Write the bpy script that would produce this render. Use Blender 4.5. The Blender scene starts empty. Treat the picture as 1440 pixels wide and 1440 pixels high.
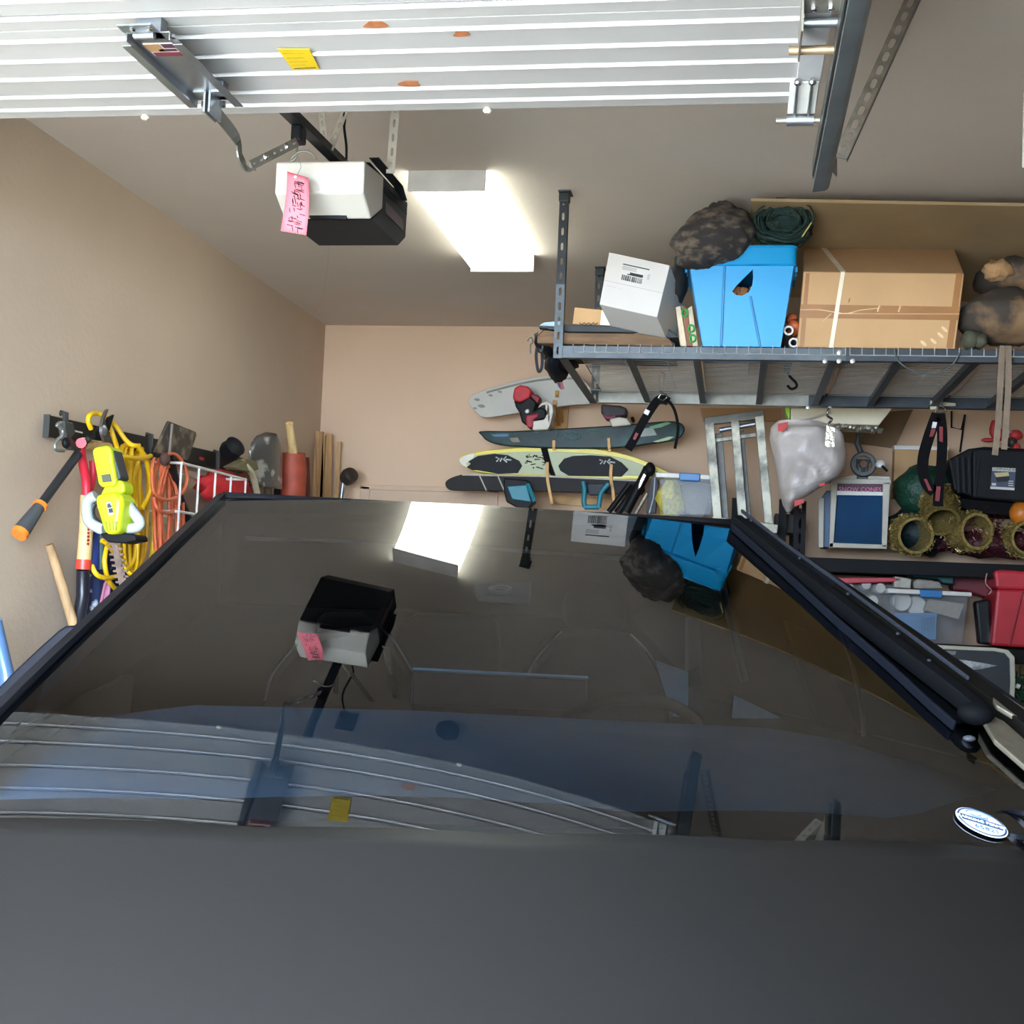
import bpy, bmesh, math, random
from mathutils import Vector, Matrix, noise
from mathutils.geometry import tessellate_polygon
V = Vector
random.seed(7)
S = bpy.context.scene
COL = S.collection
# ------------------------------------------------------------------ camera
F = 1870.0                                    # focal length in pixels of the 1440 px frame
RX, RD, RF = V((0.985712, 0.163268, 0.041411)), V((0.030416, 0.069275, -0.997134)), V((-0.165668, 0.984147, 0.06332))
EYE = V((0, 0, 1.5))
cam_d = bpy.data.cameras.new('camera'); cam_d.sensor_width = 36; cam_d.lens = F / 1440 * 36
cam_d.clip_start = 0.02; cam_d.clip_end = 200
cam = bpy.data.objects.new('camera', cam_d); COL.objects.link(cam)
m = Matrix.Identity(4)
for i in range(3):
    m[i][0], m[i][1], m[i][2], m[i][3] = RX[i], -RD[i], -RF[i], EYE[i]
cam.matrix_world = m
S.camera = cam
# ------------------------------------------------------------------ world, sun, exposure
S.view_settings.view_transform = 'Standard'; S.view_settings.look = 'None'
S.view_settings.gamma = 1; S.view_settings.use_curve_mapping = False
S.view_settings.exposure = 1.4
W = bpy.data.worlds.new('sky'); S.world = W; W.use_nodes = True
bg = W.node_tree.nodes['Background']
bg.inputs[0].default_value = (0.66, 0.81, 1.0, 1); bg.inputs[1].default_value = 18.0
sun_d = bpy.data.lights.new('sun', 'SUN'); sun_d.energy = 16.0; sun_d.angle = 0.01; sun_d.color = (1, 0.93, 0.82)
sun = bpy.data.objects.new('sun', sun_d); COL.objects.link(sun)
sun.rotation_euler = (math.radians(-52), 0, math.radians(15))     # stands behind the house, lights the driveway
S.cycles.use_denoising = True
S.cycles.max_bounces = 10; S.cycles.diffuse_bounces = 5; S.cycles.glossy_bounces = 4
S.cycles.transparent_max_bounces = 16; S.cycles.sample_clamp_indirect = 6
S.cycles.caustics_reflective = False; S.cycles.caustics_refractive = False
pl = bpy.data.lights.new('door_portal', 'AREA'); pl.shape = 'RECTANGLE'; pl.size = 2.7; pl.size_y = 2.5
pl.cycles.is_portal = True
po = bpy.data.objects.new('door_portal', pl); COL.objects.link(po)
po.location = (-1.15, 0.40, 1.25); po.rotation_euler = (math.radians(90), 0, 0)
# ------------------------------------------------------------------ measuring helpers (a photograph point put on a known real plane)
def ray(px, py): return RX * ((px - 720) / F) + RD * ((py - 720) / F) + RF
def on(px, py, ax, val):
    d = ray(px, py); return EYE + d * ((val - EYE[ax]) / d[ax])
def onX(px, py, x): return on(px, py, 0, x)
def onY(px, py, y): return on(px, py, 1, y)
def onZ(px, py, z): return on(px, py, 2, z)
# ------------------------------------------------------------------ materials
def lin(h):
    h = h.lstrip('#'); c = [int(h[i:i + 2], 16) / 255 for i in (0, 2, 4)]
    return tuple(x / 12.92 if x <= .04045 else ((x + .055) / 1.055) ** 2.4 for x in c)
MATS = {}
def mat(name, col, rough=.6, metal=0, var=.12, scale=8, bump=0, bscale=60, spec=.5, col2=None, thresh=None, alpha=1, emit=0, coat=0, stretch=None):
    if name in MATS: return MATS[name]
    M = bpy.data.materials.new(name); M.use_nodes = True; t = M.node_tree; n = t.nodes; p = n['Principled BSDF']
    c = lin(col) if isinstance(col, str) else col
    p.inputs['Roughness'].default_value = rough; p.inputs['Metallic'].default_value = metal
    p.inputs['Specular IOR Level'].default_value = spec
    p.inputs['Coat Weight'].default_value = coat
    tc = n.new('ShaderNodeTexCoord'); vec = tc.outputs['Object']
    if stretch:
        mp = n.new('ShaderNodeMapping'); mp.inputs['Scale'].default_value = stretch
        t.links.new(vec, mp.inputs[0]); vec = mp.outputs[0]
    nz = n.new('ShaderNodeTexNoise'); nz.inputs['Scale'].default_value = scale; nz.inputs['Detail'].default_value = 6
    t.links.new(vec, nz.inputs['Vector'])
    rp = n.new('ShaderNodeValToRGB')
    c2 = (lin(col2) if isinstance(col2, str) else col2) if col2 else tuple(min(1, x * (1 + var)) for x in c)
    c1 = c if col2 else tuple(x * (1 - var) for x in c)
    lo, hi = thresh if thresh else (.3, .7)
    rp.color_ramp.elements[0].position = lo; rp.color_ramp.elements[1].position = hi
    rp.color_ramp.elements[0].color = (*c1, 1); rp.color_ramp.elements[1].color = (*c2, 1)
    t.links.new(nz.outputs['Fac'], rp.inputs[0]); t.links.new(rp.outputs[0], p.inputs['Base Color'])
    if bump:
        n2 = n.new('ShaderNodeTexNoise'); n2.inputs['Scale'].default_value = bscale; n2.inputs['Detail'].default_value = 4
        t.links.new(vec, n2.inputs['Vector'])
        b = n.new('ShaderNodeBump'); b.inputs['Strength'].default_value = bump; b.inputs['Distance'].default_value = .01
        t.links.new(n2.outputs['Fac'], b.inputs['Height']); t.links.new(b.outputs[0], p.inputs['Normal'])
    if alpha < 1: p.inputs['Alpha'].default_value = alpha
    if emit:
        p.inputs['Emission Color'].default_value = (*c, 1); p.inputs['Emission Strength'].default_value = emit
    MATS[name] = M; return M
def glass_mat(name, tint, ior=1.5, rough=0.0, gtint=(1, 1, 1)):
    """thin pane: tinted see-through plus Fresnel mirror"""
    if name in MATS: return MATS[name]
    M = bpy.data.materials.new(name); M.use_nodes = True; t = M.node_tree; n = t.nodes
    n.remove(n['Principled BSDF']); out = n['Material Output']
    tr = n.new('ShaderNodeBsdfTransparent'); tr.inputs[0].default_value = (*tint, 1)
    gl = n.new('ShaderNodeBsdfGlossy'); gl.inputs['Roughness'].default_value = rough; gl.inputs[0].default_value = (*gtint, 1)
    fr = n.new('ShaderNodeFresnel'); fr.inputs[0].default_value = ior
    mx = n.new('ShaderNodeMixShader')
    t.links.new(fr.outputs[0], mx.inputs[0]); t.links.new(tr.outputs[0], mx.inputs[1]); t.links.new(gl.outputs[0], mx.inputs[2])
    t.links.new(mx.outputs[0], out.inputs[0]); MATS[name] = M; return M
# ------------------------------------------------------------------ mesh builder
class MB:
    def __init__(s): s.v = []; s.f = []
    def add(s, vs, fs):
        o = len(s.v); s.v += [V(p) for p in vs]; s.f += [tuple(i + o for i in f) for f in fs]; return s
    def hexa(s, p):      # p: 4 of one face, then the 4 behind them
        return s.add(p, [(0, 1, 2, 3), (7, 6, 5, 4), (0, 4, 5, 1), (1, 5, 6, 2), (2, 6, 7, 3), (3, 7, 4, 0)])
    def box(s, c, d, R=None):
        c = V(c); p = []
        for z in (-1, 1):
            for x, y in ((-1, -1), (1, -1), (1, 1), (-1, 1)):
                q = V((x * d[0] / 2, y * d[1] / 2, z * d[2] / 2)); p.append(c + (R @ q if R else q))
        return s.hexa(p)
    def span(s, a, b): # box between two corners
        a, b = V(a), V(b); return s.box((a + b) / 2, [max(abs(x), 1e-4) for x in (b - a)])
    def prism(s, poly, vec):
        n = len(poly); vec = V(vec); p = [V(q) for q in poly]
        s.add(p + [q + vec for q in p], [tuple(range(n)), tuple(range(2 * n - 1, n - 1, -1))] + [(i, i + n, (i + 1) % n + n, (i + 1) % n) for i in range(n)])
        return s
    def holed(s, outer, holes, vec):
        loops = [[V(p) for p in outer]] + [[V(p) for p in h] for h in holes]
        tris = tessellate_polygon(loops); p = [q for l in loops for q in l]; n = len(p); vec = V(vec)
        fs = [tuple(t) for t in tris] + [tuple(i + n for i in reversed(t)) for t in tris]; o = 0
        for l in loops:
            k = len(l)
            for i in range(k): a, b = o + i, o + (i + 1) % k; fs.append((a, a + n, b + n, b))
            o += k
        return s.add(p + [q + vec for q in p], fs)
    def tube(s, pts, r, n=8, closed=False, flat=None, up=None):
        """round tube, or (flat=(w,h)) a rectangular strip, along pts"""
        pts = [V(p) for p in pts]; N = len(pts); rs = r if isinstance(r, (list, tuple)) else [r] * N
        vs = []; ref = V(up) if up else None
        for i in range(N):
            a = pts[i - 1] if (i or closed) else pts[i]; b = pts[(i + 1) % N] if (i < N - 1 or closed) else pts[i]
            t = (b - a); t = t.normalized() if t.length > 1e-9 else V((0, 0, 1))
            if ref is None: ref = V((0, 0, 1)) if abs(t.z) < .9 else V((1, 0, 0))
            x = t.cross(ref)
            if x.length < 1e-5: x = t.cross(V((.3, .5, .8)))
            x.normalize(); y = x.cross(t).normalized()
            if not up: ref = y
            if flat:
                for q in ((-1, -1), (1, -1), (1, 1), (-1, 1)): vs.append(pts[i] + x * q[0] * flat[0] / 2 + y * q[1] * flat[1] / 2)
            else:
                for k in range(n):
                    g = 2 * math.pi * k / n; vs.append(pts[i] + (x * math.cos(g) + y * math.sin(g)) * rs[i])
        n = 4 if flat else n
        fs = [(i * n + k, i * n + (k + 1) % n, ((i + 1) % N) * n + (k + 1) % n, ((i + 1) % N) * n + k) for i in range(N if closed else N - 1) for k in range(n)]
        if not closed: fs += [tuple(range(n - 1, -1, -1)), tuple(range((N - 1) * n, N * n))]
        return s.add(vs, fs)
    def lathe(s, prof, c, ax=(0, 0, 1), n=20, closed=False):
        ax = V(ax).normalized(); x = ax.orthogonal().normalized(); y = ax.cross(x); c = V(c); vs = []; k = len(prof)
        for r, h in prof:
            for i in range(n):
                g = 2 * math.pi * i / n; vs.append(c + ax * h + (x * math.cos(g) + y * math.sin(g)) * max(r, 1e-5))
        fs = [(j * n + i, j * n + (i + 1) % n, ((j + 1) % k) * n + (i + 1) % n, ((j + 1) % k) * n + i) for j in range(k if closed else k - 1) for i in range(n)]
        if not closed: fs += [tuple(range(n - 1, -1, -1)), tuple(range((k - 1) * n, k * n))]
        return s.add(vs, fs)
    def grid(s, fn, nu, nv):
        vs = [fn(i / nu, j / nv) for j in range(nv + 1) for i in range(nu + 1)]; w = nu + 1
        return s.add(vs, [(j * w + i, j * w + i + 1, (j + 1) * w + i + 1, (j + 1) * w + i) for j in range(nv) for i in range(nu)])
    def ball(s, c, r, n=14, R=None, amp=0, freq=3, seed=0, flatten=None):
        c = V(c); r = r if isinstance(r, (tuple, list)) else (r, r, r); m_ = n; vs = []; k = n // 2 + 1
        for j in range(k + 1):
            th = math.pi * j / k
            for i in range(m_):
                ph = 2 * math.pi * i / m_
                d = V((math.sin(th) * math.cos(ph), math.sin(th) * math.sin(ph), math.cos(th)))
                f = 1 + amp * noise.fractal(d * freq + V((seed, seed * 2, 0)), .8, 2, 4) if amp else 1
                q = V((d.x * r[0], d.y * r[1], d.z * r[2])) * f
                vs.append(c + (R @ q if R else q))
        return s.add(vs, [(j * m_ + i, j * m_ + (i + 1) % m_, (j + 1) * m_ + (i + 1) % m_, (j + 1) * m_ + i) for j in range(k) for i in range(m_)])
    def build(s, name, material, parent=None, smooth=0, bevel=0, seg=2, sub=0, thick=0, weld=False):
        me = bpy.data.meshes.new(name)
        o = bpy.data.objects.new(name, me); COL.objects.link(o)
        org = V((0, 0, 0))
        if parent:
            o.parent = parent; p = parent
            while p: org += p.location; p = p.parent
        elif s.v:
            lo = [min(q[i] for q in s.v) for i in range(3)]; hi = [max(q[i] for q in s.v) for i in range(3)]
            org = V(((lo[0] + hi[0]) / 2, (lo[1] + hi[1]) / 2, lo[2])); o.location = org
        me.from_pydata([q - org for q in s.v], [], s.f); me.materials.append(material)
        b = bmesh.new(); b.from_mesh(me)
        if weld: bmesh.ops.remove_doubles(b, verts=b.verts, dist=1e-5)
        bmesh.ops.recalc_face_normals(b, faces=b.faces); b.to_mesh(me); b.free()
        if smooth:
            me.shade_smooth()
            if smooth < 180: me.set_sharp_from_angle(angle=math.radians(smooth))
        if thick:
            q = o.modifiers.new('thickness', 'SOLIDIFY'); q.thickness = thick; q.offset = 0
        if bevel:
            q = o.modifiers.new('bevel', 'BEVEL'); q.width = bevel; q.segments = seg; q.limit_method = 'ANGLE'; q.angle_limit = math.radians(40)
        if sub:
            q = o.modifiers.new('sub', 'SUBSURF'); q.levels = sub; q.render_levels = sub
        return o
def tag(o, label=None, cat=None, group=None, kind=None):
    if label: o['label'] = label
    if cat: o['category'] = cat
    if group: o['group'] = group
    if kind: o['kind'] = kind
    return o
def thing(name, label, cat, loc, group=None):
    o = bpy.data.objects.new(name, None); COL.objects.link(o); o.location = loc; o.empty_display_size = .05
    return tag(o, label, cat, group)
def text(s, size, M, material, parent, name='lettering', ext=.0005, align='CENTER', space=1):
    cu = bpy.data.curves.new('t', 'FONT'); cu.body = s; cu.size = size; cu.extrude = ext; cu.align_x = align; cu.align_y = 'CENTER'; cu.space_character = space
    cu.resolution_u = 2
    to = bpy.data.objects.new('t', cu); COL.objects.link(to)
    bpy.context.view_layer.update()
    me = bpy.data.meshes.new_from_object(to.evaluated_get(bpy.context.evaluated_depsgraph_get()))
    COL.objects.unlink(to); bpy.data.objects.remove(to)
    b = MB(); b.add([M @ v.co for v in me.vertices], [tuple(p.vertices) for p in me.polygons])
    return b.build(name, material, parent)
def frame(o, x, y):          # matrix with text x/y axes at o
    x = V(x).normalized(); z = x.cross(V(y)).normalized(); y = z.cross(x)
    M = Matrix.Identity(4)
    for i in range(3): M[i][0], M[i][1], M[i][2], M[i][3] = x[i], y[i], z[i], o[i]
    return M
def pY(pts, y): return [onY(a, b, y) for a, b in pts]
def pX(pts, x): return [onX(a, b, x) for a, b in pts]
def slabY(pts, y, d): return MB().prism(pY(pts, y), (0, d, 0))
def slabX(pts, x, d): return MB().prism(pX(pts, x), (d, 0, 0))
def smooth_path(pts, k=6, closed=False):      # Catmull-Rom
    pts = [V(p) for p in pts]; N = len(pts); out = []
    for i in range(N if closed else N - 1):
        g = lambda j: pts[j % N] if closed else pts[max(0, min(N - 1, j))]
        a, b, c, d = g(i - 1), g(i), g(i + 1), g(i + 2)
        for j in range(k):
            t = j / k; out.append(.5 * ((2 * b) + (c - a) * t + (2 * a - 5 * b + 4 * c - d) * t * t + (3 * b - a - 3 * c + d) * t ** 3))
    if not closed: out.append(pts[-1])
    return out
def put(base, pts): return V((sum(p[0] for p in pts) / len(pts), sum(p[1] for p in pts) / len(pts), min(p[2] for p in pts))) if base is None else V(base)
# ------------------------------------------------------------------ common materials
BLK = mat('black_plastic', '#0d0e11', .55, spec=.2)
BLKM = mat('black_steel', '#1b1d20', .5, .2, spec=.3)
DGR = mat('dark_grey_steel', '#3a3f45', .45, .5)
GALV = mat('galvanised_steel', '#9a9fa2', .38, .85, .2, 14)
GALVD = mat('dull_zinc', '#8a8578', .5, .6, .25, 20)
CHR = mat('chrome', '#c9c9c9', .2, 1)
WHT = mat('white_plastic', '#dcdad2', .45)
WOOD = mat('pale_wood', '#c49a63', .6, 0, .2, 5, stretch=(1, 8, 8))
WOODY = mat('ash_handle', '#d3b27a', .55, 0, .18, 6, stretch=(6, 6, 1))
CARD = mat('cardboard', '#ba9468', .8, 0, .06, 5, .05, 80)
# ------------------------------------------------------------------ the room
ZC = 3.12; XL = -2.5264; YB = 7.8012; XR = 5.4; Y0 = 0.45
CEILM = mat('ceiling_paint', '#cabeb0', .9, 0, .03, 2, .12, 45)
LWALL = mat('side_wall_paint', '#c5b099', .88, 0, .03, 2, .12, 45)
BWALL = mat('back_wall_paint', '#d0b296', .88, 0, .03, 2, .12, 45)
FLOORM = mat('concrete_floor', '#8b8780', .75, 0, .15, 3, .1, 30)
def struct(b, name, m_, **k): return tag(b.build(name, m_, **k), kind='structure')
struct(MB().span((XL - .15, Y0 - .15, -.1), (XR + .15, YB + .15, 0)), 'floor', FLOORM)
struct(MB().span((XL - .15, Y0 - .15, ZC), (XR + .15, YB + .15, ZC + .12)), 'ceiling', CEILM)
struct(MB().span((XL - .15, Y0 - .15, 0), (XL, YB, ZC)), 'wall_left', LWALL)
struct(MB().span((XL - .15, YB, 0), (XR + .15, YB + .15, ZC)), 'wall_back', BWALL)
struct(MB().span((XR, Y0 - .15, 0), (XR + .15, YB, ZC)), 'wall_right', LWALL)
fw = MB(); fw.span((XL, Y0 - .15, 0), (-2.40, Y0, ZC)); fw.span((-2.40, Y0 - .15, 2.62), (.17, Y0, ZC)); fw.span((.17, Y0 - .15, 0), (XR, Y0, ZC))
struct(fw, 'wall_front', LWALL)
struct(MB().span((-14, -16, -.14), (14, Y0 - .15, -.06)), 'driveway', mat('driveway_concrete', '#b5afa5', .8, 0, .1, 2))
# casing of the flush door in the back wall, just above the truck
CAS = mat('painted_casing', '#c6aa90', .7, 0, .04)
z0, z1 = onY(600, 690, YB).z, 0
d1 = MB().span((-2.19, YB - .006, .02), (-1.46, YB - .002, 2.11)); dd = tag(d1.build('door_1', CAS), kind='structure')
t1 = MB(); t1.span((-2.25, YB - .02, 0), (-2.19, YB, 2.13)); t1.span((-2.25, YB - .02, 2.11), (-1.40, YB, 2.14)); t1.span((-1.46, YB - .02, 0), (-1.40, YB, 2.13))
tag(t1.build('trim_1', CAS, bevel=.004), kind='structure')
# hairline crack and peeled drywall tape in the ceiling
ck = [onZ(*p, ZC) for p in ((462, 345), (461, 372), (457, 400), (452, 425), (440, 443))]
b = MB(); b.tube([p + V((0, 0, .002)) for p in ck], .0023, 4); tag(b.build('trim_2', mat('crack_shadow', '#6f675a', .9)), kind='structure')
# ------------------------------------------------------------------ the truck (glass shape measured from what it mirrors)
PSI, TH, K1, KA, KB, K3 = 0.34512, 0.32711, -0.04738, 0.07506, 0.15146, 0.16036
TR, TV = V((math.cos(PSI), math.sin(PSI), 0)), V((-math.sin(PSI), math.cos(PSI), 0))
APEX = on(677, 712, 1, 3.40186)
def G(s, u): return -math.tan(TH) * s - .5 * K1 * s * s - K3 * s ** 3 / 6 - .5 * (KA + KB * s) * u * u
def T(u, s, h): return APEX + TR * u - TV * s + V((0, 0, h))       # u to the driver side, s towards the nose, h above the ridge
def GP(u, s, lift=0): return T(u, s, G(s, u) + lift)
def hit(px, py):
    D = ray(px, py); E0 = EYE - APEX; t = 2.4
    def f(t):
        P = E0 + D * t; return P.z - G(-P.dot(TV), P.dot(TR))
    for _ in range(30):
        f0 = f(t); g = (f(t + 1e-5) - f0) / 1e-5; t -= max(-.5, min(.5, f0 / g))
    P = E0 + D * t; return P.dot(TR), -P.dot(TV)
def onS(px, py, s):           # photograph point on the upright plane across the cabin at s
    D = ray(px, py); return EYE + D * ((-s - (EYE - APEX).dot(TV)) / D.dot(TV))
def lerp(tab, x):
    if x <= tab[0][0]: a, b_ = tab[0], tab[1]
    elif x >= tab[-1][0]: a, b_ = tab[-2], tab[-1]
    else:
        for a, b_ in zip(tab, tab[1:]):
            if a[0] <= x <= b_[0]: break
    return a[1] + (b_[1] - a[1]) * (x - a[0]) / (b_[0] - a[0])
EL = [(-.07, -.643), (.514, -.799), (.808, -.894), (1.029, -.973), (1.7, -1.19)]
ER = [(-.07, .70), (.5, .80), (.85, .88), (1.2, .95), (1.7, 1.06)]
REAR = [(-1.15, 1.22), (-.91, 1.319), (-.536, 1.452), (-.174, 1.524), (.211, 1.530), (.685, 1.455), (1.05, 1.30)]   # rear edge of the hood
truck = thing('pickup_truck', 'matte black angular pickup truck with huge sloping windshield parked nose first toward viewer', 'truck', T(0, 0, -APEX.z))
PAINT = mat('matte_black_wrap', '#151413', .5, 0, .06, 1.2, .03, 300, spec=.2)
DARK = mat('cabin_black', '#1b1c20', .7, 0, .1, spec=.2)
DASHM = mat('dash_fabric', '#8e97a4', .75, 0, .12, 4, .04, 120)
SEATM = mat('seat_fabric', '#3f4046', .8, 0, .1, spec=.2)
TRIM = mat('gloss_black_trim', '#0b0d12', .3, 0, .1, spec=.3)
GLS = glass_mat('windshield_glass', (.54, .77, 1.0), 2.1, 0.0, (.90, .94, 1))
SIDEG = mat('side_glass', '#0b0c0e', .5, spec=.08)
wsh = MB().grid(lambda a, c: GP(lerp(EL, -.012 + c * 1.69) * (1 - a) + lerp(ER, -.012 + c * 1.69) * a, -.012 + c * 1.69), 40, 48).build('windshield', GLS, truck, 180)
# printed black border inside the glass
def band(a0, a1, c0, c1, lift, n=(20, 10)):
    return MB().grid(lambda a, c: GP(*(lambda u, s: (u, s))(a0(c0 + (c1 - c0) * c) * (1 - a) + a1(c0 + (c1 - c0) * c) * a, c0 + (c1 - c0) * c), lift), *n)
FR = mat('black_glass_border', '#0e0f14', .8)
el, er = (lambda s: lerp(EL, s)), (lambda s: lerp(ER, s))
fr = MB()
g0 = MB().grid(lambda a, c: (lambda u, s: GP(u, s, -.006))(el(1.5) * (1 - a) + er(1.5) * a, (lerp([(-1.2, 1.19), (-.6, 1.38), (.027, 1.484), (.472, 1.439), (.714, 1.29), (1.1, 1.05)], el(1.5) * (1 - a) + er(1.5) * a)) * (1 - c) + 1.68 * c), 30, 6)
fr.add(g0.v, g0.f)
for g in (band(el, er, -.01, .10, -.006, (20, 4)), band(el, lambda s: el(s) + .055, .1, 1.5, -.006, (3, 20)), band(lambda s: er(s) - .10, er, .1, 1.5, -.006, (3, 20))): fr.add(g.v, g.f)
fr.build('glass_border', FR, truck, 180)
# black seals along both edges
for nm, e, w in (('window_seal', el, .018), ('window_seal', er, .02)):
    MB().tube([GP(e(s), s, .004) for s in [i * .08 for i in range(21)]], .01, flat=(w, .022)).build(nm, TRIM, truck)
# roof behind the ridge, rear deck and sides
roof = MB().grid(lambda a, c: T((el(0) * (1 - a) + er(0) * a) * (1 + .08 * c), -.012 - 1.9 * c, -.012 - .42 * c), 8, 4).build('roof', mat('roof_glass', '#15161a', .25), truck, 40, thick=.03)
hood = MB().grid(lambda a, c: (lambda u: T(u, lerp(REAR, u) + c * .95, G(lerp(REAR, u), u) - .008 - c * .95 * .36 - .06 * c * c - .02 * u * u * c))(-1.14 + 2.18 * a), 40, 16).build('hood', PAINT, truck, 60, thick=.012)
# body sides, nose
def side(sg):
    ue = (lambda s: el(max(s, 0)) - .03) if sg < 0 else (lambda s: er(max(s, 0)) + .03)
    bl = -.52
    m_ = MB()
    prof = [T(sg * 1.06, s, h) for s, h in ((1.62, -.63), (2.34, -1.0), (2.46, -1.12), (2.46, -1.35), (-2.2, -1.35), (-2.2, -.6), (-.4, -.55), (1.2, -.55))]
    m_.prism(prof, TR * (.05 * -sg)); m_.build('body_side', PAINT, truck)
    def cab(a, c):
        q = 1.45 - 3.2 * a; e = el if sg < 0 else er
        top = GP(e(q), q, -.008) if q > 0 else T(e(0) * (1 + .08 * -q / 1.9), q, -.012 + .42 * q / 1.9 - .01)
        bot = T(sg * 1.05, q, -.58); bot.z = min(bot.z, top.z - .01); return top.lerp(bot, c)
    MB().grid(cab, 30, 4).build('side_window', SIDEG, truck, 60)
side(-1); side(1)
MB().prism([T(-1.06, 2.44, -1.02), T(1.06, 2.44, -1.02), T(1.06, 2.46, -1.36), T(-1.06, 2.46, -1.36)], TV * .05).build('front_fascia', PAINT, truck)
MB().prism([T(-1.02, -1.3, -.5), T(1.02, -1.3, -.5), T(1.04, -2.2, -.6), T(-1.04, -2.2, -.6)], (0, 0, -.05)).build('bed_cover', BLK, truck)
MB().prism([T(-1.03, 2.4, -1.3), T(1.03, 2.4, -1.3), T(1.03, -2.2, -1.3), T(-1.03, -2.2, -1.3)], (0, 0, -.1)).build('underbody', BLK, truck)
MB().prism([T(-.95, -1.25, -.3), T(.95, -1.25, -.3), T(1, -1.25, -1.3), T(-1, -1.25, -1.3)], TV * -.03).build('rear_bulkhead', DARK, truck)
for u in (-.93, .93):
    for s in (1.85, -1.75):
        c = T(u, s, 0); c.z = .42
        w = MB().lathe([(.2, -.12), (.40, -.12), (.42, -.1), (.42, .1), (.40, .12), (.2, .12)], c, TR, 28).build('wheel', BLK, truck, 40)
        MB().lathe([(.2, -.1), (.2, .1)], c, TR, 20).build('hub', DGR, w, 40)
# interior
SD = .70
dashrear = [onS(*p, SD) for p in ((110, 1000), (275, 980), (580, 988), (870, 1003), (1080, 1013), (1180, 1030), (1290, 1066))]
dl = [((p - APEX).dot(TR), p.z - APEX.z) for p in dashrear]
mb = MB(); k = len(dl); rows = 14
for j in range(rows + 1):
    for u, h in dl:
        t = j / rows; uu = u * (1 + .30 * t); q = SD + (1.62 - SD) * t; tgt = G(1.62, uu) - .03
        hh_ = h + (tgt - h) * (t * .55 + .45 * t * t) - (.016 if j < 3 else 0); mb.v.append(T(uu, q, min(hh_, G(q, uu) - .012)))
mb.f = [(j * k + i, j * k + i + 1, (j + 1) * k + i + 1, (j + 1) * k + i) for j in range(rows) for i in range(k - 1)]
mb.add([T(u, SD, h - .016) for u, h in dl] + [T(u, SD + .02, -1.1) for u, h in dl], [(i, i + 1, i + 1 + k, i + k) for i in range(k - 1)])
mb.build('dashboard', DASHM, truck, 30)
# centre screen
HDR_ = mat('header_grey', '#8a8d92', .6)
MB().tube([GP(*hit(*p), -.02) for p in ((345, 745), (450, 748), (560, 752), (680, 759), (800, 768), (880, 774))], .01, flat=(.03, .008), up=(0, 0, 1)).build('header_edge', HDR_, truck)
sc = [onS(*p, .55) for p in ((580, 944), (826, 956), (826, 1000), (580, 992))]
scr = MB().prism(sc, TV * .03).build('centre_screen', mat('screen_black', '#2b2e38', .3), truck, bevel=.004)
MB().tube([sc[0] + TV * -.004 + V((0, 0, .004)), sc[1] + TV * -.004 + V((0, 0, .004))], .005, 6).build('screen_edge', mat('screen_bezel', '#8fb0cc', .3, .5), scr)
# steering wheel
cw = onS(884, 1042, .52); sp = [cw + TR * (.17 * math.cos(a)) + (V((0, 0, 1)) * .9 + TV * -.4) * (.11 * math.sin(a)) for a in [i * math.pi / 12 for i in range(24)]]
sw = MB().tube(sp, .014, 8, closed=True).build('steering_wheel', DARK, truck, 60)
MB().ball(cw, (.05, .03, .04), 10).build('wheel_hub', DARK, sw, 60)
def seat(pts, head, piping, s, lab):
    P = [onS(*p, s) for p in pts]
    P = smooth_path(P, 4)
    o = MB().prism(P + [P[-1] + V((0, 0, -.6)), P[0] + V((0, 0, -.6))], TV * .10).build('seat', SEATM, truck, bevel=.02, smooth=40)
    H = [onS(*p, s - .02) for p in head]
    MB().prism(H, TV * .09).build('headrest', SEATM, o, bevel=.025, smooth=40)
    for q in piping:
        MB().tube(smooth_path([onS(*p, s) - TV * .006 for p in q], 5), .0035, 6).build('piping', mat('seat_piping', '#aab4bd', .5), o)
seat([(735, 965), (752, 930), (775, 903), (797, 885), (885, 890), (910, 918), (930, 955), (945, 1000)],
     [(800, 885), (798, 845), (812, 818), (868, 822), (884, 848), (884, 890)], [[(738, 955), (757, 922), (790, 888)], [(886, 892), (914, 922), (938, 966), (946, 1000)]], -.05, 0)
seat([(372, 985), (385, 945), (410, 915), (440, 893), (530, 880), (548, 898), (565, 920), (582, 950)],
     [(445, 893), (448, 872), (458, 862), (512, 862), (524, 872), (530, 880)], [[(372, 985), (384, 948), (418, 905)], [(535, 882), (556, 905), (582, 948)]], -.05, 1)
bs = MB()
for a, c in ((592, 700), (610, 690)): pass
bs.prism([onS(*p, -.75) for p in ((545, 985), (560, 880), (590, 862), (700, 866), (715, 985))], TV * .1).build('rear_seat', SEATM, truck, bevel=.02)
MB().prism([onS(*p, .15) for p in ((968, 868), (986, 872), (990, 1010), (968, 1008))], TV * .03).build('door_pillar', mat('pillar_grey', '#7f8690', .6), truck, bevel=.004)
MB().prism([onS(*p, .17) for p in ((968, 945), (984, 937), (980, 962), (970, 966))], TV * .02).build('belt_anchor', BLK, truck)
MB().tube(smooth_path([onS(*p, .2) for p in ((1010, 800), (1022, 850), (1036, 910), (1048, 958))], 4), .010, 8).build('pale_tube', mat('cabin_pale_grey', '#9aa6b0', .4), truck, 60)  # pale curved tube inside the cabin, right of the door pillar
def onP(px, py, P0, n):
    D = ray(px, py); return EYE + D * ((P0 - EYE).dot(n) / D.dot(n))
UPN = (V((0, 0, 1)) * .85 - TV * .5).normalized()
MB().prism([onP(*p, onS(945, 1000, .45), UPN) for p in ((922, 928), (968, 945), (968, 1006), (946, 1006))], UPN * -.004).build('light_patch', mat('light_patch_pale', '#e4eef6', .5), truck)  # added pale sheets, tilted up, stand in for bright light patches in the cabin
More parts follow.
